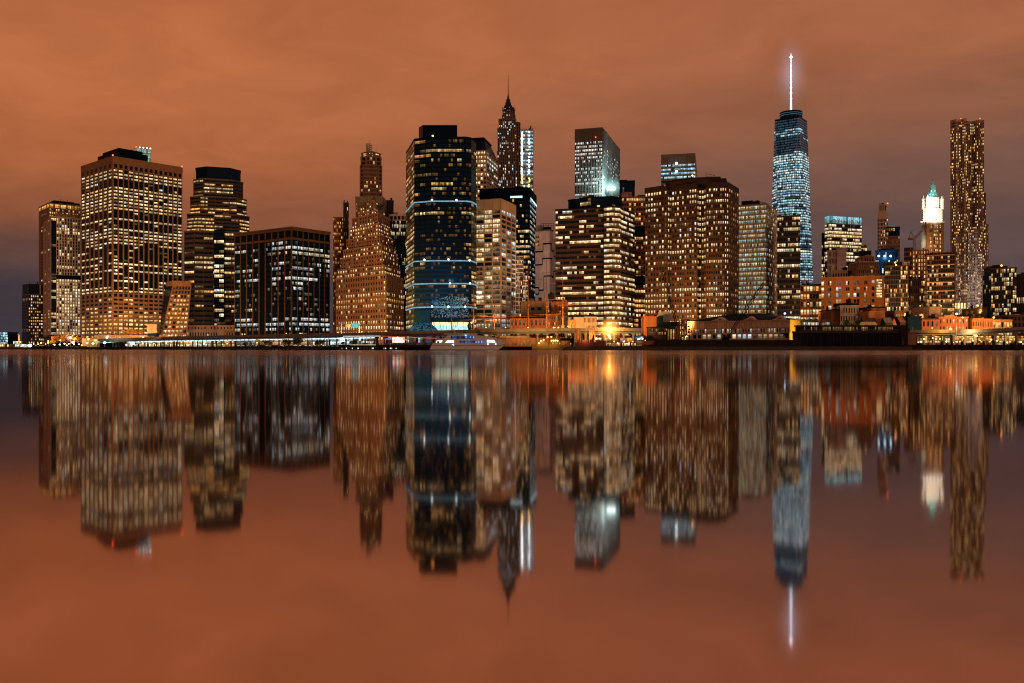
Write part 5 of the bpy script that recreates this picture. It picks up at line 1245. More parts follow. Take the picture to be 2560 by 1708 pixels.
# ================================================================== boats
def extrude(m, prof, y0, y1, y0b=None, y1b=None):
    """side profile (x, z) pulled across the beam"""
    n = len(prof); vs = [(x, y0, z) for x, z in prof] + [(x, y1, z) for x, z in prof]
    return m.add(vs, [(i, (i+1) % n, n+(i+1) % n, n+i) for i in range(n)] + [tuple(reversed(range(n))), tuple(range(n, 2*n))])
def hull_mesh(m, x0, x1, yc, beam, z0, top, n=14, rake=.08, stern=.75):
    """lofted hull from stern x0 to bow x1: top(t) is the sheer height"""
    rows = []
    for i in range(n+1):
        t = i/n; w = beam/2*min(1, (stern+(1-stern)*min(1, t*3)))*(1-max(0, (t-.62)/.38)**2.2*.98); xx = x0+(x1-x0)*t
        bow = rake*(x1-x0)*max(0, (t-.5)*2); zt = top(t)
        rows.append([(xx-bow, yc-w*.75, z0), (xx-bow*.3, yc-w*.97, z0+(zt-z0)*.5), (xx, yc-w, zt), (xx, yc+w, zt), (xx-bow*.3, yc+w*.97, z0+(zt-z0)*.5), (xx-bow, yc+w*.75, z0)])
    vs = [v for r in rows for v in r]; fs = []
    for i in range(n):
        for k in range(6): fs.append((i*6+k, i*6+(k+1) % 6, (i+1)*6+(k+1) % 6, (i+1)*6+k))
    fs += [tuple(reversed(range(6))), tuple(range(n*6, n*6+6))]
    return m.add(vs, fs)
PAINT = mat('white_boat_paint', (.66, .70, .74), .45, .12, .3, streak=False)
SEATBLUE = None
d = 600; px = lambda x: X(x, d); pz = lambda y: Z(y, d)
fb = thing('ferry', 'big pale grey catamaran ferry with blue-lit window bands', 'ferry', (px(1175), d+6, 0))
m = MB(); low = [(1074, 874), (1247, 874.3), (1254, 869), (1262, 862), (1279, 857.5), (1272, 856.5), (1082, 857.5)]
for y0, y1 in ((d, d+4.2), (d+8.8, d+13)): extrude(m, [(px(x), pz(y)) for x, y in low], y0, y1)
extrude(m, [(px(x), pz(y)) for x, y in [(1084, 866), (1240, 866), (1268, 859), (1270, 856.5), (1082, 857.5)]], d+4.2, d+8.8); m.build('hull', PAINT, fb)
m = MB(); extrude(m, [(px(x), pz(y)) for x, y in [(1080, 865.0), (1248, 864.6), (1262, 861.2), (1262, 860.7), (1248, 863.6), (1080, 864.2)]], d-.12, d); m.build('rubbing_strake', BLACK, fb)
m = MB(); extrude(m, [(px(x), pz(y)) for x, y in [(1086, 857.5), (1265, 856.5), (1258, 849.5), (1212, 838.7), (1190, 834.8), (1122, 835.5), (1111, 846), (1096, 849.5), (1090, 851)]], d+.3, d+12.7); m.build('cabin', PAINT, fb)
m = MB(); extrude(m, [(px(x), pz(y)) for x, y in [(1108, 836.6), (1192, 834.6), (1192, 833.2), (1110, 834.6)]], d-.2, d+13); m.build('roof', PAINT, fb)
m = MB(); m.box(px(1111), px(1190), d+2, d+11, pz(834), pz(832.6)); m.build('roof_deck', STEEL, fb)
m = MB(); extrude(m, [(px(x), pz(y)) for x, y in [(1194, 838), (1211, 839.5), (1205, 836), (1193, 834.9)]], d-.05, d+13.05); m.build('bridge_window', BLACK, fb)
def pane(m, pts, dy): m.add([(px(x), d-dy, pz(y)) for x, y in pts], [tuple(range(len(pts)))])
rng = random.Random(21)
BLUES = [emis('blue_cabin_light_%s' % n, c, s) for n, c, s in (('deep', (.02, .10, .42), .5), ('mid', (.03, .2, .75), .7), ('dark', (.01, .03, .09), .4), ('pale', (.4, .6, 1), .9))]
for (x0, x1, y0, y1, n) in ((1127, 1186, 847, 840.3, 16), (1149, 1213.5, 860, 852.2, 18)):
    for k in range(n):
        a, c = x0+(x1-x0)*(k+.06)/n, x0+(x1-x0)*(k+.94)/n; m = MB(); pane(m, [(a, y0), (c, y0), (c, y1), (a, y1)], -.18); m.build('window', BLUES[(0, 2, 1, 0, 2)[rng.randrange(5)] if y1 < 845 else (0, 1, 2)[rng.randrange(3)]], fb)
        if rng.random() < .5 and k > n*.45: m = MB(); pane(m, [(a+.3, y0-2), (c-.8, y0-2), (c-.8, y1+1), (a+.3, y1+1)], -.1); m.build('window_light', BLUES[3], fb)
OPEN = emis('deck_lights', (1, .96, .85), 1.6)
for pts in ([(1111, 860), (1135, 860), (1135, 851.2), (1117.5, 851)], [(1217.5, 857.5), (1238.8, 857), (1235, 850.3), (1217.5, 850)], [(1090, 860), (1101, 860), (1107, 851), (1091.5, 852)]): m = MB(); pane(m, pts, -.15); m.build('lit_opening', OPEN, fb)
m = MB(); pane(m, [(1092.5, 858.5), (1098.5, 858.5), (1098.5, 853), (1092.5, 853)], -.1); m.build('doorway', BLACK, fb)
for x, y, e_ in ((1164, 838.5, emis('cyan_lamp', (.15, .9, 1), 9)), (1220, 860.5, LAMP_W), (1239, 860.5, LAMP_W), (1133, 862, LAMP_W)): m = MB(); m.ball((px(x), d-.3, pz(y)), .3); m.build('lamp', e_, fb)
m = MB()
for x in range(1096, 1112, 3): m.bar((px(x), d+.4, pz(850)), (px(x), d+.4, pz(846)), .12)
m.bar((px(1095), d+.4, pz(846)), (px(1111), d+.4, pz(846)), .14); m.bar((px(1104), d+.4, pz(841)), (px(1110), d+.4, pz(841)), .7); m.bar((px(1106), d+.4, pz(846)), (px(1106), d+.4, pz(840)), .3); m.bar((px(1112), d+.4, pz(846)), (px(1112), d+.4, pz(840)), .3)
for x, y in ((1258, 849), (1264, 851.5), (1270, 854), (1276, 856.5)): m.bar((px(x), d+.6, pz(y+1.5)), (px(x), d+.6, pz(y-2.5)), .14)
m.bar((px(1256), d+.6, pz(846.5)), (px(1278), d+.6, pz(853.5)), .16); m.build('railing', PAINT, fb)
m = MB(); m.bar((px(1135), d+6, pz(833)), (px(1131), d+6, pz(822)), .35).bar((px(1138), d+6, pz(833)), (px(1132), d+6, pz(823)), .3).bar((px(1125), d+6, pz(826)), (px(1138), d+6, pz(826)), .2); m.build('radar_mast', PAINT, fb)

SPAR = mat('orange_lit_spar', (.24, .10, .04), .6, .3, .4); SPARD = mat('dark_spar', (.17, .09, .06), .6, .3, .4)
def barque(label, masts, hull, d, spar, hullm, yards):
    t = thing('sailing_ship', label, 'sailing ship', (X((hull[0]+hull[1])/2, d), d, 0))
    m = MB(); zt = Z(hull[2], d); zd = zt-.6
    hull_mesh(m, X(hull[1], d), X(hull[0], d), d, 11, -.8, lambda q: zt+1.8*(q-.45)**2*4); m.build('hull', hullm, t)
    m = MB(); m.box(X(hull[0]*.7+hull[1]*.3, d), X(hull[0]*.55+hull[1]*.45, d), d-2.5, d+2.5, zt-.5, zt+1.8); m.box(X(hull[0]*.3+hull[1]*.7, d), X(hull[0]*.15+hull[1]*.85, d), d-2.5, d+2.5, zt-.5, zt+1.6); m.build('deckhouse', hullm, t)
    rig = MB()
    for k, (x, ytop, th) in enumerate(masts):
        q = P(x, d); ztop = Z(ytop, d); zb = zt-.5; m = MB()
        m.bar((*q, zb), (*q, zb+(ztop-zb)*.42), th, th*.85, 8).bar((q[0], q[1], zb+(ztop-zb)*.38), (q[0], q[1], zb+(ztop-zb)*.75), th*.7, th*.55, 8).bar((q[0], q[1], zb+(ztop-zb)*.72), (*q, ztop), th*.45, th*.2, 8)
        m.lathe((q[0], q[1]), [(th*1.1, zb+(ztop-zb)*.40), (th*1.1, zb+(ztop-zb)*.415)], 8); mast = m.build('mast', spar, t)
        for (y, hl, dx) in yards[k]:
            zy = Z(y, d); m = MB(); a = X(x+dx, d)
            m.bar((a-hl*.275, d-1.3, zy-.25), (a, d-1.0, zy), .16, .32, 6).bar((a, d-1.0, zy), (a+hl*.275, d-.7, zy+.25), .32, .16, 6); m.build('yard', spar, mast)
        for s_ in (-1, 1):
            for o in (-2.5, 0, 2.5):
                rig.bar((q[0], q[1], zb+(ztop-zb)*.42), (q[0]+o*1.6, q[1]+s_*5, zt), .1, n=3); rig.bar((q[0], q[1], zb+(ztop-zb)*.74), (q[0]+o*2, q[1]+s_*5, zt), .08, n=3)
        if k: r0 = P(masts[k-1][0], d); rig.bar((q[0], q[1], ztop), (r0[0], r0[1], zb+3), .1, n=3); rig.bar((q[0], q[1], zb+(ztop-zb)*.42), (r0[0], r0[1], zb+1), .1, n=3)
    rig.build('rigging', BLACK, t); return t
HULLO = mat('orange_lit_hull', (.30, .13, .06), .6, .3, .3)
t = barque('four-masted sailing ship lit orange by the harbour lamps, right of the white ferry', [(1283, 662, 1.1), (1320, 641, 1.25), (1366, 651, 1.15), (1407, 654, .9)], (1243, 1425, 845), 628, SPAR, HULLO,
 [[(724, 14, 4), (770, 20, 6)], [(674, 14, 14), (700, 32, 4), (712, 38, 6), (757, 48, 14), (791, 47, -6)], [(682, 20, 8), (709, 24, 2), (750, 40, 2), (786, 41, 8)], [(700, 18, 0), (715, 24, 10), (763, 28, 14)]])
m = MB(); m.bar((X(1250, 628), 627, Z(842, 628)), (X(1226, 628), 626, Z(836, 628)), .7, .3, 6); m.build('bowsprit', SPAR, t)
m = MB(); m.slab(P(1250, 622.3), P(1320, 622.3), 0, .15, Z(843.5, 622), Z(841.8, 622)); m.build('bulwark_light', emis('bulwark_glow', (1, .5, .12), .8), t)
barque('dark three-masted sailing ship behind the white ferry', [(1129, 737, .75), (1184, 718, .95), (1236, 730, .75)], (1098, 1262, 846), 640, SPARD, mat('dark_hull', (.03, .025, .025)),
 [[(805, 22, 12)], [(762, 20, -4), (768, 26, 6), (790, 34, 4), (800, 30, -6)], [(763, 22, -2), (770, 28, -8), (791, 44, 4), (801, 30, 8)]])
# added spots without lamp bodies light the ships and the brick houses
for x, d, y, pw in ((1300, 612, 835, 3200), (1350, 610, 832, 3200), (1250, 612, 838, 2200), (1475, 596, 838, 3000)): light('ship_fill_light', (*P(x, d), Z(y, d)), (1, .40, .08), pw, None, .6)

# golden work boat
d = 596; px = lambda x: X(x, d); pz = lambda y: Z(y, d)
YEL = mat('yellow_boat_paint', (.34, .20, .06), .5, .2, .4, streak=False)
wb = thing('work_boat', 'low boat blazing with golden deck lights in front of the four-masted ship', 'boat', (px(1372), d+3, 0))
m = MB(); hull_mesh(m, px(1330), px(1412), d+3, 6, -.6, lambda q: pz(865.5)+1.0*max(0, q-.55)*2.2, stern=.9); m.build('hull', YEL, wb)
m = MB(); extrude(m, [(px(x), pz(y)) for x, y in [(1341, 866), (1370, 866), (1369, 858), (1362, 853), (1350, 853), (1342, 860)]], d+1, d+5); m.build('aft_cabin', YEL, wb)
m = MB(); extrude(m, [(px(x), pz(y)) for x, y in [(1372, 866), (1403, 865), (1399, 855), (1376, 855)]], d+.8, d+5.2); m.build('deckhouse', YEL, wb)
m = MB(); extrude(m, [(px(x), pz(y)) for x, y in [(1374, 855), (1401, 855), (1398, 852.4), (1377, 852.4)]], d+.5, d+5.5); m.build('wheelhouse', YEL, wb)
for k in range(8): m = MB(); pane_pts = [(1377+k*3, 860.3), (1379.2+k*3, 860.3), (1379.2+k*3, 857), (1377+k*3, 857)]; m.add([(px(x), d+.7, pz(y)) for x, y in pane_pts], [(0, 1, 2, 3)]); m.build('window', emis('amber_pane', (1, .65, .25), .7) if k % 3 else DGLASS, wb)
for x, y in ((1352, 852.5), (1359, 850), (1379, 852), (1384, 851.5), (1389, 851.5), (1394, 852), (1378.5, 842.5), (1369, 843), (1347, 858)): m = MB(); m.ball((px(x), d+.2, pz(y)), .5); m.build('deck_lamp', LAMP_Y, wb)
m = MB()
for x, y in ((1378, 842), (1369, 843), (1357, 846)): m.bar((px(x), d+3, pz(855)), (px(x), d+3, pz(y)), .25)
m.bar((px(1345), d+3, pz(860)), (px(1378), d+3, pz(842)), .15); m.build('mast', YEL, wb)
light('deck_light', (px(1384), d-4, pz(850)), (1, .62, .12), 1000, wb, .5); light('deck_light', (px(1352), d-4, pz(851)), (1, .62, .12), 1000, wb, .5)
# scaffold barge
sb = thing('work_barge', 'dark barge with golden-lit scaffold railings between the white ferry and the golden work boat', 'barge', (px(1305), d+8, 0))
m = MB(); m.box(px(1270), px(1336), d+5, d+12, -.5, pz(866.5)); m.build('hull', BLACK, sb); m = MB()
for k in range(26): m.bar((px(1282+k*2.1), d+5.2, pz(866.5)), (px(1282+k*2.1), d+5.2, pz(856+(k % 5)*.6)), .16)
for y in (864, 861, 858): m.bar((px(1281), d+5.2, pz(y)), (px(1335), d+5.2, pz(y)), .18)
m.build('scaffold', YEL, sb)
m = MB(); [m.add([(px(x), d+5.6, pz(864)), (px(x+4), d+5.6, pz(864)), (px(x+4), d+5.6, pz(858)), (px(x), d+5.6, pz(858))], [(0, 1, 2, 3)]) for x in (1294, 1302, 1313, 1324)]; m.build('lit_screen', emis('scaffold_screen', (1, .6, .15), .45), sb)
ct = thing('canopy', 'dark peaked quay canopy between the golden work boat and the red lightship', 'canopy', (*P(1419, 604), GZ)); m = MB(); a = 604
m.add([(*P(1397, a), Z(852, a)), (*P(1441, a), Z(852, a)), (*P(1432, a), Z(845.5, a)), (*P(1404, a), Z(845.5, a)), (*P(1397, a+8), Z(852, a)), (*P(1441, a+8), Z(852, a)), (*P(1432, a+6), Z(845.5, a)), (*P(1404, a+6), Z(845.5, a))], [(0, 1, 2, 3), (3, 2, 6, 7), (1, 5, 6, 2), (4, 0, 3, 7)]); m.build('roof', BLACK, ct)
m = MB(); [m.bar((*P(x, a+1), GZ), (*P(x, a+1), Z(851.5, a)), .3) for x in (1400, 1413, 1426, 1438)]; m.build('post', TIMBER, ct)
# red lightship with orange-lit furled sails
d = 598; REDP = mat('red_hull_paint', (.11, .022, .018), .5, .25, .4)
ls = thing('lightship', 'dark red hulled ship with orange-lit furled sails left of the huge harbour lamp', 'ship', (px(1478), d+3, 0))
m = MB(); hull_mesh(m, X(1440, d), X(1517, d), d+3, 6.5, -.8, lambda q: Z(856, d)+1.4*max(0, q-.5)**1.5*3, rake=.05, stern=.7); m.build('hull', REDP, ls)
m = MB(); m.box(X(1455, d), X(1470, d), d+1.5, d+4.5, Z(857, d), Z(850, d)); m.box(X(1492, d), X(1500, d), d+1.5, d+4.5, Z(857, d), Z(849, d)); m.build('deckhouse', REDP, ls)
for x, yt in ((1437.5, 820), (1451.5, 821), (1466, 819), (1474, 822), (1488, 820), (1494, 790)): m = MB(); m.bar((X(x, d), d+3, Z(857, d)), (X(x, d), d+3, Z(yt, d)), .42, .22, 6); m.build('mast', SPAR if yt < 800 else PALE, ls)
m = MB(); m.bar((X(1437, d), d+3, Z(820.5, d)), (X(1452, d), d+3, Z(820.5, d)), .25).bar((X(1466, d), d+3, Z(819.5, d)), (X(1489, d), d+3, Z(820, d)), .3); m.build('gaff', PALE, ls)
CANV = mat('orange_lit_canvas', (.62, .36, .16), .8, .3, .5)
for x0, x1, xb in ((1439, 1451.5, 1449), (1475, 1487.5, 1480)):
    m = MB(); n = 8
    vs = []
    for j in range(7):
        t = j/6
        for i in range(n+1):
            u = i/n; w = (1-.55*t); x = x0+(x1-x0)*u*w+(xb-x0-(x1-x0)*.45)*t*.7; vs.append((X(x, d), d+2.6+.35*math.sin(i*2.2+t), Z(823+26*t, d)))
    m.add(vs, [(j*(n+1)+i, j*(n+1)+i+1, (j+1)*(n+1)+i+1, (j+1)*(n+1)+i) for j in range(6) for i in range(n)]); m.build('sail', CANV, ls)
m = MB(); m.ball((X(1491, d), d+.5, Z(847, d)), .8); m.build('deck_lamp', LAMP_Y, ls); light('deck_light', (X(1462, d), d-3, Z(846, d)), (1, .45, .1), 2200, ls, .5)
m = MB(); m.bar((X(1516, d), d+2.6, Z(861, d)), (X(1518, d), d+2.6, Z(851, d)), .35).bar((X(1514.5, d), d+2.5, Z(858, d)), (X(1518, d), d+2.5, Z(856, d)), .3); m.build('anchor', PAINT, ls)
# low jetty clutter left of the black shed
q = pier('brown jetty with sheds right of the huge harbour lamp', 1519, 1625, 601, 866, 16, 6, 1.2)
sparkles(q, 9, 1530, 1622, 602, 846, 858, 12, (LAMP_O, LAMP_Y, LAMP_W), .33)
glow_block('jetty_shed', 'low jetty shed with amber lit panes right of the huge harbour lamp', 1545, 1585, 612, 856, 845, 7, 1, Lit(340, .6, .2, 'amber', .9), REDBR).finish()
glow_block('jetty_shed', 'small jetty shed with one blue-lit pane left of the black shed', 1588, 1608, 613, 853, 841, 3, 1, Lit(341, .6, .2, 'ice', .6), DKBR).finish()
k_ = glow_block('container', 'dark blue shipping container on the jetty', 1678, 1698, 604, 856, 848, 10, 1, None, mat('blue_container', (.02, .04, .12)), 3, roof=False, pf=.5); k_.finish()
glow_block('jetty_shed', 'long low rust-brown shed on the jetty before the black shed', 1592, 1640, 604, 862, 852, 5, 1, None, ORANGE, 6).finish()
street_lamp(1595, 602, 848, 'small bluish white lamp on the jetty', 'w', 800, r=.4); street_lamp(1661, 600, 856, 'tiny white lamp before the black shed', 'w', 500, r=.3)

# ================================================================== buildings along the right piers
d = 640
slab_block('warehouse', 'red brick warehouse with dark windows behind the four-masted ship', 1275, 1365, 655, 796, REDBR, DGLASS, 9, 3, Lit(350, .08, .2, 'cool', .8, dim=.6), roof=BLACK, pf=.55, sf=.45, pd=.3, sd=.2).finish()
slab_block('warehouse', 'narrow brick house with small lit windows right of the red brick warehouse', 1365.5, 1394, 655, 787, REDBR, DGLASS, 6, 5, Lit(351, .25, .1, 'warm', 1.4), roof=BLACK, pf=.6, sf=.5, pd=.3).finish()
slab_block('warehouse', 'grey-brown brick house left of the striped billboard', 1394.5, 1419, 655, 789, BROWN, DGLASS, 4, 4, Lit(352, .05, .1), roof=BLACK, pf=.5, sf=.5, pd=.3).finish()
b = slab_block('tan_block', 'plain tan block with two wide dark windows above the red brick warehouse', 1305, 1366, 690, 756, STONEG, STONEG, 0, 3, None, roof=STONEG)
for x0, x1 in ((1327, 1337), (1343, 1354)): b.facade(P(x0, 690), P(x1, 690), Z(776, 690), Z(768, 690), 1, 1, Lit(int(x0), 0, 0, dim=0), STONEG, pf=.05, sf=.05, pd=0, sd=0)
b.finish()
bb = slab_block('orange_block', 'orange stone block with a close row of tall windows below the windowless zigzag building', 1378, 1420, 688, 757, ORANGE, DGLASS, 14, 4, Lit(353, .1, .1, 'warm', .8), roof=ORANGE, pf=.55, sf=.4, pd=.3); bb.finish()
w_ = thing('water_tank', 'dark round water tank in front of the windowless zigzag building', 'water tank', (*P(1378, 686), Z(757, 686))); c = P(1378, 686); m = MB(); m.lathe(c, [(2, Z(752, 686)), (2.5, Z(745, 686)), (2.5, Z(736, 686)), (.3, Z(730, 686))], 12); m.build('tank', TIMBER, w_); m = MB(); [m.bar((c[0]+k*1.4, c[1]+j*1.4, Z(757, 686)), (c[0]+k*1.4, c[1]+j*1.4, Z(750, 686)), .3) for k in (-1, 1) for j in (-1, 1)]; m.build('leg', BLACK, w_)
slab_block('pink_house', 'blank pinkish house right of the striped billboard', 1436, 1459, 652, 793, PINK, PINK, 0, 2, None, roof=BLACK).finish()
slab_block('row_house', 'pinkish house with three rows of narrow arched windows right of the billboard', 1459.5, 1492, 652, 792, PINK, DGLASS, 10, 4, Lit(354, .1, .1, 'warm', .8), roof=BLACK, pf=.55, sf=.4, pd=.25).finish()
bl_ = thing('billboard', 'billboard with slanting orange, yellow and blue bands', 'billboard', (*P(1430, 650), GZ)); dd = 650; m = MB(); m.slab(P(1419.5, dd), P(1439.5, dd), -.3, 0, Z(819.5, dd), Z(799.5, dd)); m.build('panel', mat('billboard_ground', (.55, .20, .12), .7, .15, .3), bl_)
for k, (c, w) in enumerate((((.75, .38, .05), 3.4), ((.85, .6, .2), 2.4), ((.08, .10, .18), 2.6), ((.75, .35, .08), 2.0))):
    m = MB(); x = 1420.3+k*3.0; mx = x+4.6; y0, y1 = 818.8, 802.5+k*1.2
    m.add([(*P(x, dd-.1-k*.02), Z(y0, dd)), (*P(x+w, dd-.1-k*.02), Z(y0, dd)), (*P(mx+w*.3, dd-.1-k*.02), Z(y1+2.5, dd)), (*P(min(x+w+7, 1438.5), dd-.1-k*.02), Z(y0, dd)), (*P(min(x+w+8.5, 1439.2), dd-.1-k*.02), Z(y0, dd)), (*P(mx, dd-.1-k*.02), Z(y1, dd))], [(0, 1, 2, 5), (5, 2, 3, 4)]); m.build('painted_band', mat('band_%s' % ('orange', 'yellow', 'navy', 'amber')[k], c), bl_)
m = MB(); [m.bar((*P(x, dd+.6), GZ), (*P(x, dd+.6), Z(800, dd)), .4) for x in (1423, 1436)]; m.build('post', STEEL, bl_)
slab_block('rust_block', 'blank rust-coloured cube between the harbour lamp and the black shed', 1611, 1646, 640, 794, ORANGE, ORANGE, 0, 2, None, roof=ORANGE, depth=12).finish()

# black shed with gable
d = 618
sh = Building('pier_shed', 'black gabled pier shed with glints in its windows below the broadest red-brown building', (*P(1662, d), GZ), 'shed')
p = front(1625, 1668, d, 14); sh.mb('wall', TIMBER).prism(p, GZ, Z(819, d)); sh.solid('roof', BLACK, grow(p, .5), Z(819, d), Z(817, d))
sh.facade(p[0], p[1], Z(838, d), Z(821, d), 12, 2, Lit(360, .25, .1, 'amber', .5, dim=.6), TIMBER, pf=.4, sf=.3, pd=.2, sd=.15)
a, c = P(1668, d), P(1700, d); m = sh.mb('gable_wall', DKBR); m.prism([a, c, (c[0], c[1]+12), (a[0], a[1]+12)], GZ, Z(815, d))
m.add([(*P(1690, d-.05), Z(815, d)), (*P(1700, d-.05), Z(815, d)), (*P(1699, d-.05), Z(806, d))], [(0, 1, 2)])
sh.mb('orange_lit_wall', ORANGE).slab(P(1687, d), P(1700, d), .02, .2, Z(850, d), Z(815, d))  # orange lamp light on the end wall, painted as a slab
sh.mb('roof', BLACK).add([(*P(1640, d), Z(818, d)), (*P(1691, d-.6), Z(815, d)), (*P(1699, d+2), Z(804, d)), (*P(1648, d+6), Z(805, d)), (*P(1691, d+14), Z(815, d))], [(0, 1, 2, 3), (1, 4, 2)])
sh.mb('cooling_tower', STEEL).prism(front(1650, 1676, d+8, 8), Z(806, d), Z(778, d)); sh.mb('stair', BLACK).prism(front(1646, 1658, d+4, 8), Z(820, d), Z(790, d))
sh.facade(P(1668, d), P(1687, d), GZ+2, Z(818, d), 3, 1, Lit(361, .4, .1, 'amber', .9, dim=1), TIMBER, pf=.5, sf=.3, pd=.2); sh.finish()
gf = thing('gantry_frame', 'tangled dark steel gantry with a white-lit cage between the black shed and the white warehouse', 'gantry', (*P(1713, 612), GZ)); d = 612; m = MB()
A, C2 = P(1702, d), P(1724, d)
for (xx) in (1703, 1709, 1717, 1724): m.bar((*P(xx, d), GZ), (*P(xx, d), Z(800, d)), .4)
for k in range(6):
    y0, y1 = 848-k*8, 840-k*8; m.bar((*P(1703, d), Z(y0, d)), (*P(1724, d), Z(y1, d)), .28).bar((*P(1724, d), Z(y0, d)), (*P(1703, d), Z(y1, d)), .28).bar((*P(1703, d), Z(y1, d)), (*P(1724, d), Z(y1, d)), .3)
m.build('frame', BLACK, gf); m = MB()
for k in range(6):
    m.bar((*P(1700+k*4.2, d-1), Z(818, d)), (*P(1700+k*4.2, d-1), Z(799, d)), .3)
    m.bar((*P(1699, d-1), Z(818-k*3.8, d)), (*P(1722, d-1), Z(818-k*3.8, d)), .25)
m.build('cage', STEEL, gf)
for x, y in ((1717, 841), (1714, 843)): m = MB(); m.ball((*P(x, d-1), Z(y, d)), .35); m.build('lamp', LAMP_Y, gf)
def crane(label, xb, yb, xt, yt, d, w, cab=True):
    t = thing('crane', label, 'crane', (*P(xb, d), GZ)); m = MB(); lattice(m, (*P(xb, d), Z(yb, d)), (*P(xt, d-3), Z(yt, d)), w, 22, .22); m.build('boom', BLACK, t)
    if cab:
        m = MB(); m.box(X(xb-9, d), X(xb+5, d), d-2, d+3, GZ+1, Z(yb-3, d)); m.build('cab', BLACK, t); m = MB(); m.bar((*P(xb-8, d), Z(yb-2, d)), (*P(xb-14, d), Z(yb-22, d)), .4).bar((*P(xb-14, d), Z(yb-22, d)), (*P(xt, d-3), Z(yt, d)), .12); m.build('mast', BLACK, t)
    return t
crane('dark lattice boom crane leaning right in front of the white pier warehouse', 1816, 846, 1911, 707, 610, .75)
crane('thin dark lattice boom leaning left before the broadest red-brown building', 1692, 812, 1656, 677, 625, .6, False)

# white pier warehouse
d = 628; WHS = mat('warehouse_boards', (.46, .35, .29), .8, .2, .5)
p = corner(1974, 1719, 2007, d, 34, 20)
wh = Building('pier_warehouse', 'long pale pier warehouse with twin gables and a yellow-lit end wall', base(p), 'warehouse', clutter=False)
ze = Z(799, d); A0, B0 = Vector(p[3]), Vector(p[0]); ax = (B0-A0).normalized(); nrm = Vector((ax.y, -ax.x)); LEN = (B0-A0).length
e = lambda t: tuple(A0.lerp(B0, t))
def along(x):
    u = (x-CX)/F; return (u*A0.y-A0.x)/(ax.x-u*ax.y)
def wp(x, o, z): q = A0+ax*along(x)+nrm*o; return (q.x, q.y, z)
zz = lambda y: Z(y, d)
wh.mb('wall', WHS).prism(p, GZ, ze, bottom=False)
wh.facade(e(0), e(1), zz(847), zz(834), 20, 1, Lit(370, .5, .1, 'cool', .9, dim=.6), WHS, pf=.35, sf=.2, pd=.3, sd=.2, hi=.4)
wh.facade(e(0), e(1), zz(833), zz(819), 40, 1, Lit(371, .18, .1, 'cool', .8, dim=.6), WHS, pf=.5, sf=.3, pd=.25, sd=.2)
wh.facade(e(0), e(1), zz(818), zz(801), 20, 1, None, WHS, pf=.12, sf=.25, pd=.3, sd=.3)
for k in range(41): wh.mb('panel_joint', DKBR).slab(e(min(.995, k/40)), e(min(.995, k/40)+.0016), .02, .06, zz(816), zz(804))
wh.mb('end_wall', mat('yellow_lit_end_wall', (.58, .36, .09), .7, .2, .3)).slab(p[0], p[1], .05, .5, zz(833), ze)  # the lamp's yellow is also put into the wall colour
wh.mb('canopy', TIMBER).slab(e(.92), p[0], .3, 3, zz(833.5), zz(832))
dep = (Vector(p[1])-B0); w2 = dep.length/2; dn = dep.normalized()
R0, R1 = A0+ax*w2*1.6+dn*w2, B0-ax*w2*1.4+dn*w2
g = grow(p, .6); zr = zz(780.5)
wh.mb('roof', BLACK).add([(*g[3], ze+.02), (*g[0], ze+.02), (*g[1], ze+.02), (*g[2], ze+.02), (*R0, zr), (*R1, zr)], [(0, 1, 5, 4), (1, 2, 5), (2, 3, 4, 5), (3, 0, 4)])
for xc_, w in ((1800, 24), (1876, 21), (1950, 20)):
    yy = [(xc_-w, 799.6), (xc_+w, 799.6), (xc_+w*.45, 795), (xc_, 789), (xc_-w*.45, 795)]
    wh.mb('gable', WHS).add([wp(x, .5, zz(y)) for x, y in yy]+[wp(x, -6, zz(y)) for x, y in yy], [(0, 1, 2, 3, 4), (1, 6, 7, 2), (2, 7, 8, 3), (3, 8, 9, 4), (4, 9, 5, 0)])
    c_ = wp(xc_, .6, 0); wh.mb('gable_vent', BLACK).lathe(c_[:2], [(.9, zz(796)), (.9, zz(795))], 10)
m = MB(); q0, q1 = B0.lerp(Vector(p[1]), .25), B0.lerp(Vector(p[1]), .8); m.slab(tuple(q0), tuple(q1), .1, .3, zz(848), zz(836)); m.build('lit_doorway', emis('doorway_light', (1, .85, .5), 1.3), wh.root)
lq = B0.lerp(Vector(p[1]), .4); light('end_wall_light', (lq.x+10, lq.y-20, zz(838)), (1, .66, .08), 30000, wh.root, .6); wh.finish()
# broad dark barge-like quay in front
qd = pier('broad black quay in front of the white pier warehouse', 1640, 2002, 598, 850, 22, 5, 5.2)
m = MB(); [m.slab(P(1735+k*26, 597.9), P(1753+k*26, 597.9), .02, .2, Z(853, 598), Z(850.6, 598)) for k in range(8)]; m.build('fender', DKBR, qd)
# dark two-deck pier shed
d = 599; p = front(1999, 2256, d, 15)
ps = Building('pier_shed', 'very long dark two-deck pier shed with a brown edge band and railings', base(p), 'shed')
ps.mb('wall', mat('dark_pier_boards', (.010, .012, .019), .8, .5, .3, spec=.05)).prism(p, .2, Z(832, d)); ps.solid('edge_band', DKBR, [(x, y) for x, y in grow(p, .3)], Z(832, d), Z(827.5, d))
q = front(1999, 2256, d+5, 9); ps.mb('upper_wall', BLACK).prism(q, Z(827, d), Z(816, d)); ps.solid('roof', DKBR, grow(q, .6), Z(816, d), Z(812.5, d))
ps.facade(P(2001, d+4.8), P(2254, d+4.8), Z(827, d), Z(816.5, d), 60, 1, Lit(380, .12, .2, 'warm', .35, dim=.7), TIMBER, pf=.3, sf=.1, pd=.2)
for k in range(52): ps.mb('railing', STEEL).bar((*P(2000+k*5, d+.3), Z(827.5, d)), (*P(2000+k*5, d+.3), Z(824.5, d)), .12)
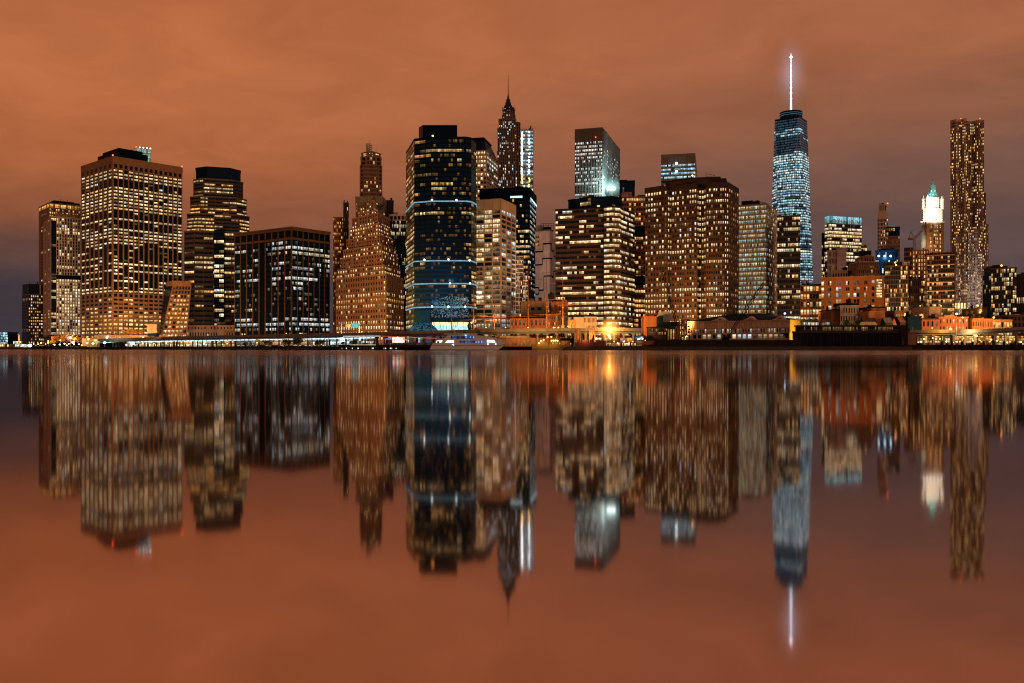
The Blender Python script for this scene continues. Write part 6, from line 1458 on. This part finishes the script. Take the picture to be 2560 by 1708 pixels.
ps.mb('railing', STEEL).bar((*P(2000, d+.3), Z(824.5, d)), (*P(2255, d+.3), Z(824.5, d)), .14)
for k in range(16): ps.mb('pilaster', TIMBER).slab(P(2000+k*16.5, d), P(2002+k*16.5, d), .01, .35, .2, Z(834, d))
for k in range(15): ps.mb('panel', mat('blue_black_panel', (.008, .012, .024), .7, .4, .3, spec=.05)).slab(P(2004+k*16.5, d), P(2014+k*16.5, d), .02, .12, Z(856, d), Z(844, d))
ps.finish()
gt = thing('pier_gantry', 'brown timber hoist tower at the right end of the long dark pier shed', 'gantry', (*P(2262, 597), 0)); m = MB()
for x in (2255, 2262, 2269): m.bar((*P(x, 597), -1), (*P(x, 597), Z(812, 597)), .9)
m.box(X(2254, 597), X(2270, 597), 598, 600, Z(845, 597), Z(813, 597)); m.bar((*P(2255, 596.5), Z(845, 597)), (*P(2269, 596.5), Z(865, 597)), .5); m.build('frame', DKBR, gt)
slab_block('concrete_block', 'pale brown concrete block at the start of the right highway stretch', 2271, 2291, 602, 833, TAN, TAN, 0, 1, None, depth=6, roof=TAN).finish()

# roofs and stalls behind the long dark shed
def gable(name, label, x0, x1, d, y0, yr, wall, roof, zb=GZ, dep=9, cat='house', along=True, parts=None):
    t = thing(name, label, cat, (*P((x0+x1)/2, d), zb)); a, c = P(x0, d), P(x1, d); ze, zr = Z(y0, d), Z(yr, d); mx = (a[0]+c[0])/2
    m = MB(); m.prism([a, c, (c[0], d+dep), (a[0], d+dep)], zb, ze, bottom=False)
    if along: m.add([(a[0], d, ze), (a[0], d+dep, ze), (a[0], d+dep/2, zr), (c[0], d, ze), (c[0], d+dep, ze), (c[0], d+dep/2, zr)], [(0, 2, 1), (3, 4, 5)])
    else: m.add([(a[0], d, ze), (c[0], d, ze), (mx, d, zr), (a[0], d+dep, ze), (c[0], d+dep, ze), (mx, d+dep, zr)], [(0, 1, 2), (3, 5, 4)])
    m.build('wall', wall, t); m = MB()
    if along: m.add([(a[0]-.3, d-.4, ze-.2), (c[0]+.3, d-.4, ze-.2), (c[0]+.3, d+dep/2, zr+.15), (a[0]-.3, d+dep/2, zr+.15), (a[0]-.3, d+dep+.4, ze-.2), (c[0]+.3, d+dep+.4, ze-.2)], [(0, 1, 2, 3), (3, 2, 5, 4)])
    else: m.add([(a[0]-.3, d-.4, ze-.2), (mx, d-.4, zr+.15), (c[0]+.3, d-.4, ze-.2), (a[0]-.3, d+dep, ze-.2), (mx, d+dep, zr+.15), (c[0]+.3, d+dep, ze-.2)], [(0, 1, 4, 3), (1, 2, 5, 4)])
    m.build('roof', roof, t); return t
SLATE = mat('slate_roof', (.09, .085, .09))
for i, (x0, x1, lab) in enumerate(((2006, 2018, 'leftmost pale-blue lit stall behind the long dark pier shed'), (2020, 2036, 'second pale-blue lit stall behind the long dark pier shed'), (2038, 2046, 'narrow pale-blue lit stall behind the long dark pier shed'), (2060, 2074, 'white-blue lit stall right of a dark tree behind the long dark pier shed'))):
    b = glow_block('stall', lab, x0, x1, 648, 815, 806, 4, 1, Lit(390+i, .9, .1, 'ice', .55), WHITE, 5, roof=False); b.finish(); 
    gable('stall_roof', 'gabled dark roof over the ' + lab.replace(' behind the long dark pier shed', ''), x0-2, x1+2, 647, 806, 797, DKBR, SLATE, zb=Z(806.2, 647), dep=7, cat='roof', along=False)
gable('cottage', 'dark cottage with grey-blue slate roof behind the long dark pier shed', 2213, 2233, 640, 806, 794, DKBR, mat('blue_slate', (.12, .14, .17)), dep=8)
gable('cottage', 'cottage gable lit orange beside the grey-blue slate roof', 2229, 2242, 641, 812, 795, ORANGE, SLATE, along=False)
gable('cottage', 'dark cottage with brown tiled roof left of the black gable wall', 2250, 2273, 642, 805, 793, DKBR, mat('brown_tiles', (.20, .10, .06)), dep=8)
gable('cottage', 'black cottage in the shade behind the middle of the long dark pier shed', 2160, 2192, 645, 806, 795, BLACK, ROOF, dep=8)
gable('cottage', 'low pale-roofed shed behind the long dark pier shed', 2157, 2192, 636, 812, 805, PINK, PINK, dep=6)
slab_block('black_wall_house', 'windowless black house wall left of the small brick house', 2271, 2304, 640, 793, BLACK, BLACK, 0, 2, None, roof=BLACK).finish()
d = 690; p = corner(2146, 2100, 2173, d, 14)
b = B('white_house', 'small white flat-roofed house with two rows of dark windows and an orange-lit right side', p, cat='house')
b.tower(p, GZ, Z(766, d), PALE, DGLASS, [6, 0, 0, 7], 5, Lit(395, .02, .1, 'warm', .8), pf=.6, sf=.4, pd=.25, sd=.15, roof=PALE); b.solid('roof_plant', BLACK, front(2108, 2148, d+6, 8), Z(764, d), Z(757, d)); b.finish()
w_ = thing('water_tank', 'dark water tank on the small white house', 'water tank', (*P(2123, d+10), Z(757, d))); m = MB(); m.lathe(P(2123, d+10), [(1.7, Z(757, d)), (1.7, Z(748, d)), (.2, Z(744, d))], 10); m.build('tank', TIMBER, w_)
slab_block('orange_house', 'blank orange house right of the small white house', 2173, 2212, 668, 781, ORANGE, ORANGE, 0, 2, None, roof=ORANGE).finish()
slab_block('orange_house', 'higher brick house with a row of small openings behind the blank orange house', 2178, 2212, 690, 770, REDBR, DGLASS, 9, 3, None, roof=BLACK, pf=.5, sf=.5).finish()
slab_block('red_house', 'low dark red house left of the small white house', 2080, 2100, 700, 776, REDBR, REDBR, 0, 2, None, roof=BLACK).finish()
slab_block('orange_house', 'small orange house with three lit windows left of the brown banded tower', 2238, 2277, 690, 779, ORANGE, DGLASS, 6, 3, Lit(396, [(0, .2), (1, .6)], .2, 'warm', 1.2), roof=GREY, pf=.4, sf=.5).finish()
slab_block('pink_house', 'mauve low building in front of the brown banded tower', 2325, 2353, 690, 770, PINK, PINK, 0, 2, None, roof=PINK).finish()
slab_block('orange_block', 'dim orange block behind the dark slab tower', 2276, 2312, 790, 700, BROWN, DGLASS, 8, 9, Lit(397, .25, .1, 'amber', 1.0), roof=BROWN, pf=.4, sf=.4).finish()
# brick row at the right
d = 655
slab_block('brick_house', 'small orange brick house with four columns of windows and a fire escape', 2304, 2347, d, 799, REDBR, DGLASS, 4, 3, Lit(400, .3, .1, 'cool', 1.1, dim=.3), roof=DKBR, pf=.6, sf=.45, pd=.2).finish()
b = slab_block('brick_row', 'orange brick row house with a broad central gable', 2347.5, 2420, d, 795, REDBR, DGLASS, 9, 4, Lit(401, .3, .1, 'warm', 1.4), roof=ORANGE, pf=.6, sf=.45, pd=.2, sd=.3)
b.mb('gable', ORANGE).add([(*P(2357, d-.4), Z(795, d)), (*P(2400, d-.4), Z(795, d)), (*P(2379, d-.4), Z(786.5, d)), (*P(2357, d+12), Z(795, d)), (*P(2400, d+12), Z(795, d)), (*P(2379, d+12), Z(786.5, d))], [(0, 1, 2), (0, 2, 5, 3), (2, 1, 4, 5)]); b.finish()
slab_block('brick_house', 'bright orange house front right of the gabled brick row', 2431, 2455, d, 799, ORANGE, DGLASS, 4, 3, Lit(402, .2, .1, 'amber', 1.2), roof=ORANGE, pf=.6, sf=.5, pd=.2).finish()
slab_block('brick_house', 'orange house front with pale vertical strips', 2455.5, 2481, d, 800, ORANGE, DGLASS, 6, 3, Lit(403, .2, .1, 'amber', 1.0), roof=ORANGE, pf=.6, sf=.4, pd=.5).finish()
slab_block('low_building', 'low building with bright strip-lit open floors at the right', 2481, 2530, d, 802, TAN, DGLASS, 7, 3, Lit(404, .7, .5, 'warm', 1.3), roof=TAN, pf=.1, sf=.4, sd=.5).finish()
slab_block('low_building', 'brown brick building with bright corner windows at the right edge', 2524, 2600, 680, 790, BROWN, DGLASS, 8, 5, Lit(405, .2, .2, 'warm', 1.2), roof=BROWN, pf=.4, sf=.4).finish()
slab_block('brown_house', 'blank brown house behind the orange house fronts at the right', 2436, 2462, 690, 788, BROWN, BROWN, 0, 2, None).finish()
slab_block('brown_house', 'tall narrow brown wall left of the last dark towers', 2455, 2468, 700, 772, BROWN, BROWN, 0, 2, None).finish()
for k, (x0, x1, pal, br, pr, lab) in enumerate(((2293, 2374, 'gold', 1.1, .6, 'orange-lit shop row under the left of the right highway stretch'), (2384, 2442, 'gold', 1.9, .85, 'brightest golden shop under the right highway stretch'), (2444, 2478, 'amber', 1.4, .7, 'amber shop under the right highway stretch'), (2486, 2600, 'gold', 1.5, .75, 'busy orange-lit shop hall at the right edge'))):
    dd = vd((x0+x1)/2)+19; glow_block('shopfront', lab, x0, x1, dd, 858, 840, (x1-x0)//6, 3, Lit(410+k, pr, .3, pal, br, dim=1), ORANGE).finish()
for x, c in ((2330, 2600), (2410, 4200), (2460, 2600), (2530, 4200)): light('shop_fill_light', (*P(x, vd(x)+9), Z(845, vd(x))), (1, .55, .15), c, None, .6)  # added spots under the right deck, unseen as lamps
q3_ = pier('dark quay edge with bollards at the right', 2262, 2700, 596, 862, 10, 12, 3.0)
sparkles(q3_, 16, 2292, 2556, 604, 845, 857, 8, (LAMP_O, LAMP_Y, LAMP_Y, LAMP_W), .4)

# ================================================================== sky, sun, camera
w = bpy.data.worlds.new('World'); sc.world = w; w.use_nodes = True
N, L = w.node_tree.nodes, w.node_tree.links; N.clear()
out = N.new('ShaderNodeOutputWorld'); bg = N.new('ShaderNodeBackground'); L.new(bg.outputs[0], out.inputs[0])
tc = N.new('ShaderNodeTexCoord'); sx = N.new('ShaderNodeSeparateXYZ'); L.new(tc.outputs['Generated'], sx.inputs[0])
def ramp(stops):
    r = N.new('ShaderNodeValToRGB'); r.color_ramp.interpolation = 'EASE'
    el = r.color_ramp.elements
    while len(el) < len(stops): el.new(.5)
    for e, (p, c) in zip(el, stops): e.position = p; e.color = srgb(*c)
    return r
zc = N.new('ShaderNodeMath'); zc.operation = 'MAXIMUM'; zc.inputs[1].default_value = 0; L.new(sx.outputs['Z'], zc.inputs[0])
left = ramp([(0, (60, 54, 61)), (.06, (66, 57, 62)), (.10, (98, 69, 61)), (.145, (146, 87, 58)), (.20, (175, 101, 62)), (.28, (187, 109, 67)), (.38, (180, 103, 63)), (1, (138, 80, 50))])
rightr = ramp([(0, (80, 69, 73)), (.06, (88, 73, 74)), (.12, (98, 76, 73)), (.18, (118, 84, 72)), (.25, (146, 93, 69)), (.32, (167, 101, 69)), (.38, (164, 98, 66)), (1, (128, 79, 53))])
L.new(zc.outputs[0], left.inputs[0]); L.new(zc.outputs[0], rightr.inputs[0])
xr = N.new('ShaderNodeMapRange'); xr.interpolation_type = 'SMOOTHSTEP'; xr.inputs['From Min'].default_value = -.45; xr.inputs['From Max'].default_value = .42; L.new(sx.outputs['X'], xr.inputs['Value'])
mx = N.new('ShaderNodeMix'); mx.data_type = 'RGBA'; L.new(xr.outputs[0], mx.inputs['Factor']); L.new(left.outputs[0], mx.inputs[6]); L.new(rightr.outputs[0], mx.inputs[7])
# drifting cloud layer, drawn on a flat ceiling so that it thins out towards the horizon
dv = N.new('ShaderNodeMath'); dv.operation = 'ADD'; dv.inputs[1].default_value = .16; L.new(zc.outputs[0], dv.inputs[0])
vd_ = N.new('ShaderNodeVectorMath'); vd_.operation = 'DIVIDE'; cb = N.new('ShaderNodeCombineXYZ')
for k in range(3): L.new(dv.outputs[0], cb.inputs[k])
L.new(tc.outputs['Generated'], vd_.inputs[0]); L.new(cb.outputs[0], vd_.inputs[1])
mp = N.new('ShaderNodeMapping'); mp.inputs['Scale'].default_value = (.9, 1.1, .8); mp.inputs['Rotation'].default_value = (0, 0, R(-14)); L.new(vd_.outputs[0], mp.inputs['Vector'])
ns = N.new('ShaderNodeTexNoise'); ns.inputs['Scale'].default_value = 3.4; ns.inputs['Detail'].default_value = 7; ns.inputs['Roughness'].default_value = .6; ns.inputs['Distortion'].default_value = .6; L.new(mp.outputs[0], ns.inputs['Vector'])
mr = N.new('ShaderNodeMapRange'); mr.inputs['From Min'].default_value = .3; mr.inputs['From Max'].default_value = .7; mr.inputs['To Min'].default_value = .87; mr.inputs['To Max'].default_value = 1.10; L.new(ns.outputs['Fac'], mr.inputs['Value'])
ml = N.new('ShaderNodeMix'); ml.data_type = 'RGBA'; ml.blend_type = 'MULTIPLY'; ml.inputs['Factor'].default_value = 1; L.new(mx.outputs[2], ml.inputs[6]); L.new(mr.outputs[0], ml.inputs[7])
L.new(ml.outputs[2], bg.inputs[0]); bg.inputs[1].default_value = 1.0

s = bpy.data.lights.new('sun', 'SUN'); s.energy = .38; s.angle = R(20); s.color = (1, .62, .38)
so = bpy.data.objects.new('sun', s); COL.objects.link(so); so.rotation_euler = (R(62), 0, R(28))

cam = bpy.data.cameras.new('camera'); co = bpy.data.objects.new('camera', cam); COL.objects.link(co)
co.location = (0, 0, CH); co.rotation_euler = (R(90), 0, 0)
cam.sensor_width = 36; cam.lens = 36*F/2560; cam.shift_y = (HY-854)/2560; cam.clip_end = 20000; cam.clip_start = .1
sc.camera = co
sc.view_settings.view_transform = 'Standard'; sc.view_settings.look = 'None'; sc.view_settings.exposure = 0
cy = sc.cycles
cy.filter_width = 1.15
cy.max_bounces = 4; cy.diffuse_bounces = 1; cy.glossy_bounces = 3; cy.sample_clamp_indirect = 3; cy.sample_clamp_direct = 0
cy.use_denoising = True; cy.use_light_tree = True; cy.caustics_reflective = False; cy.caustics_refractive = False; cy.blur_glossy = 0
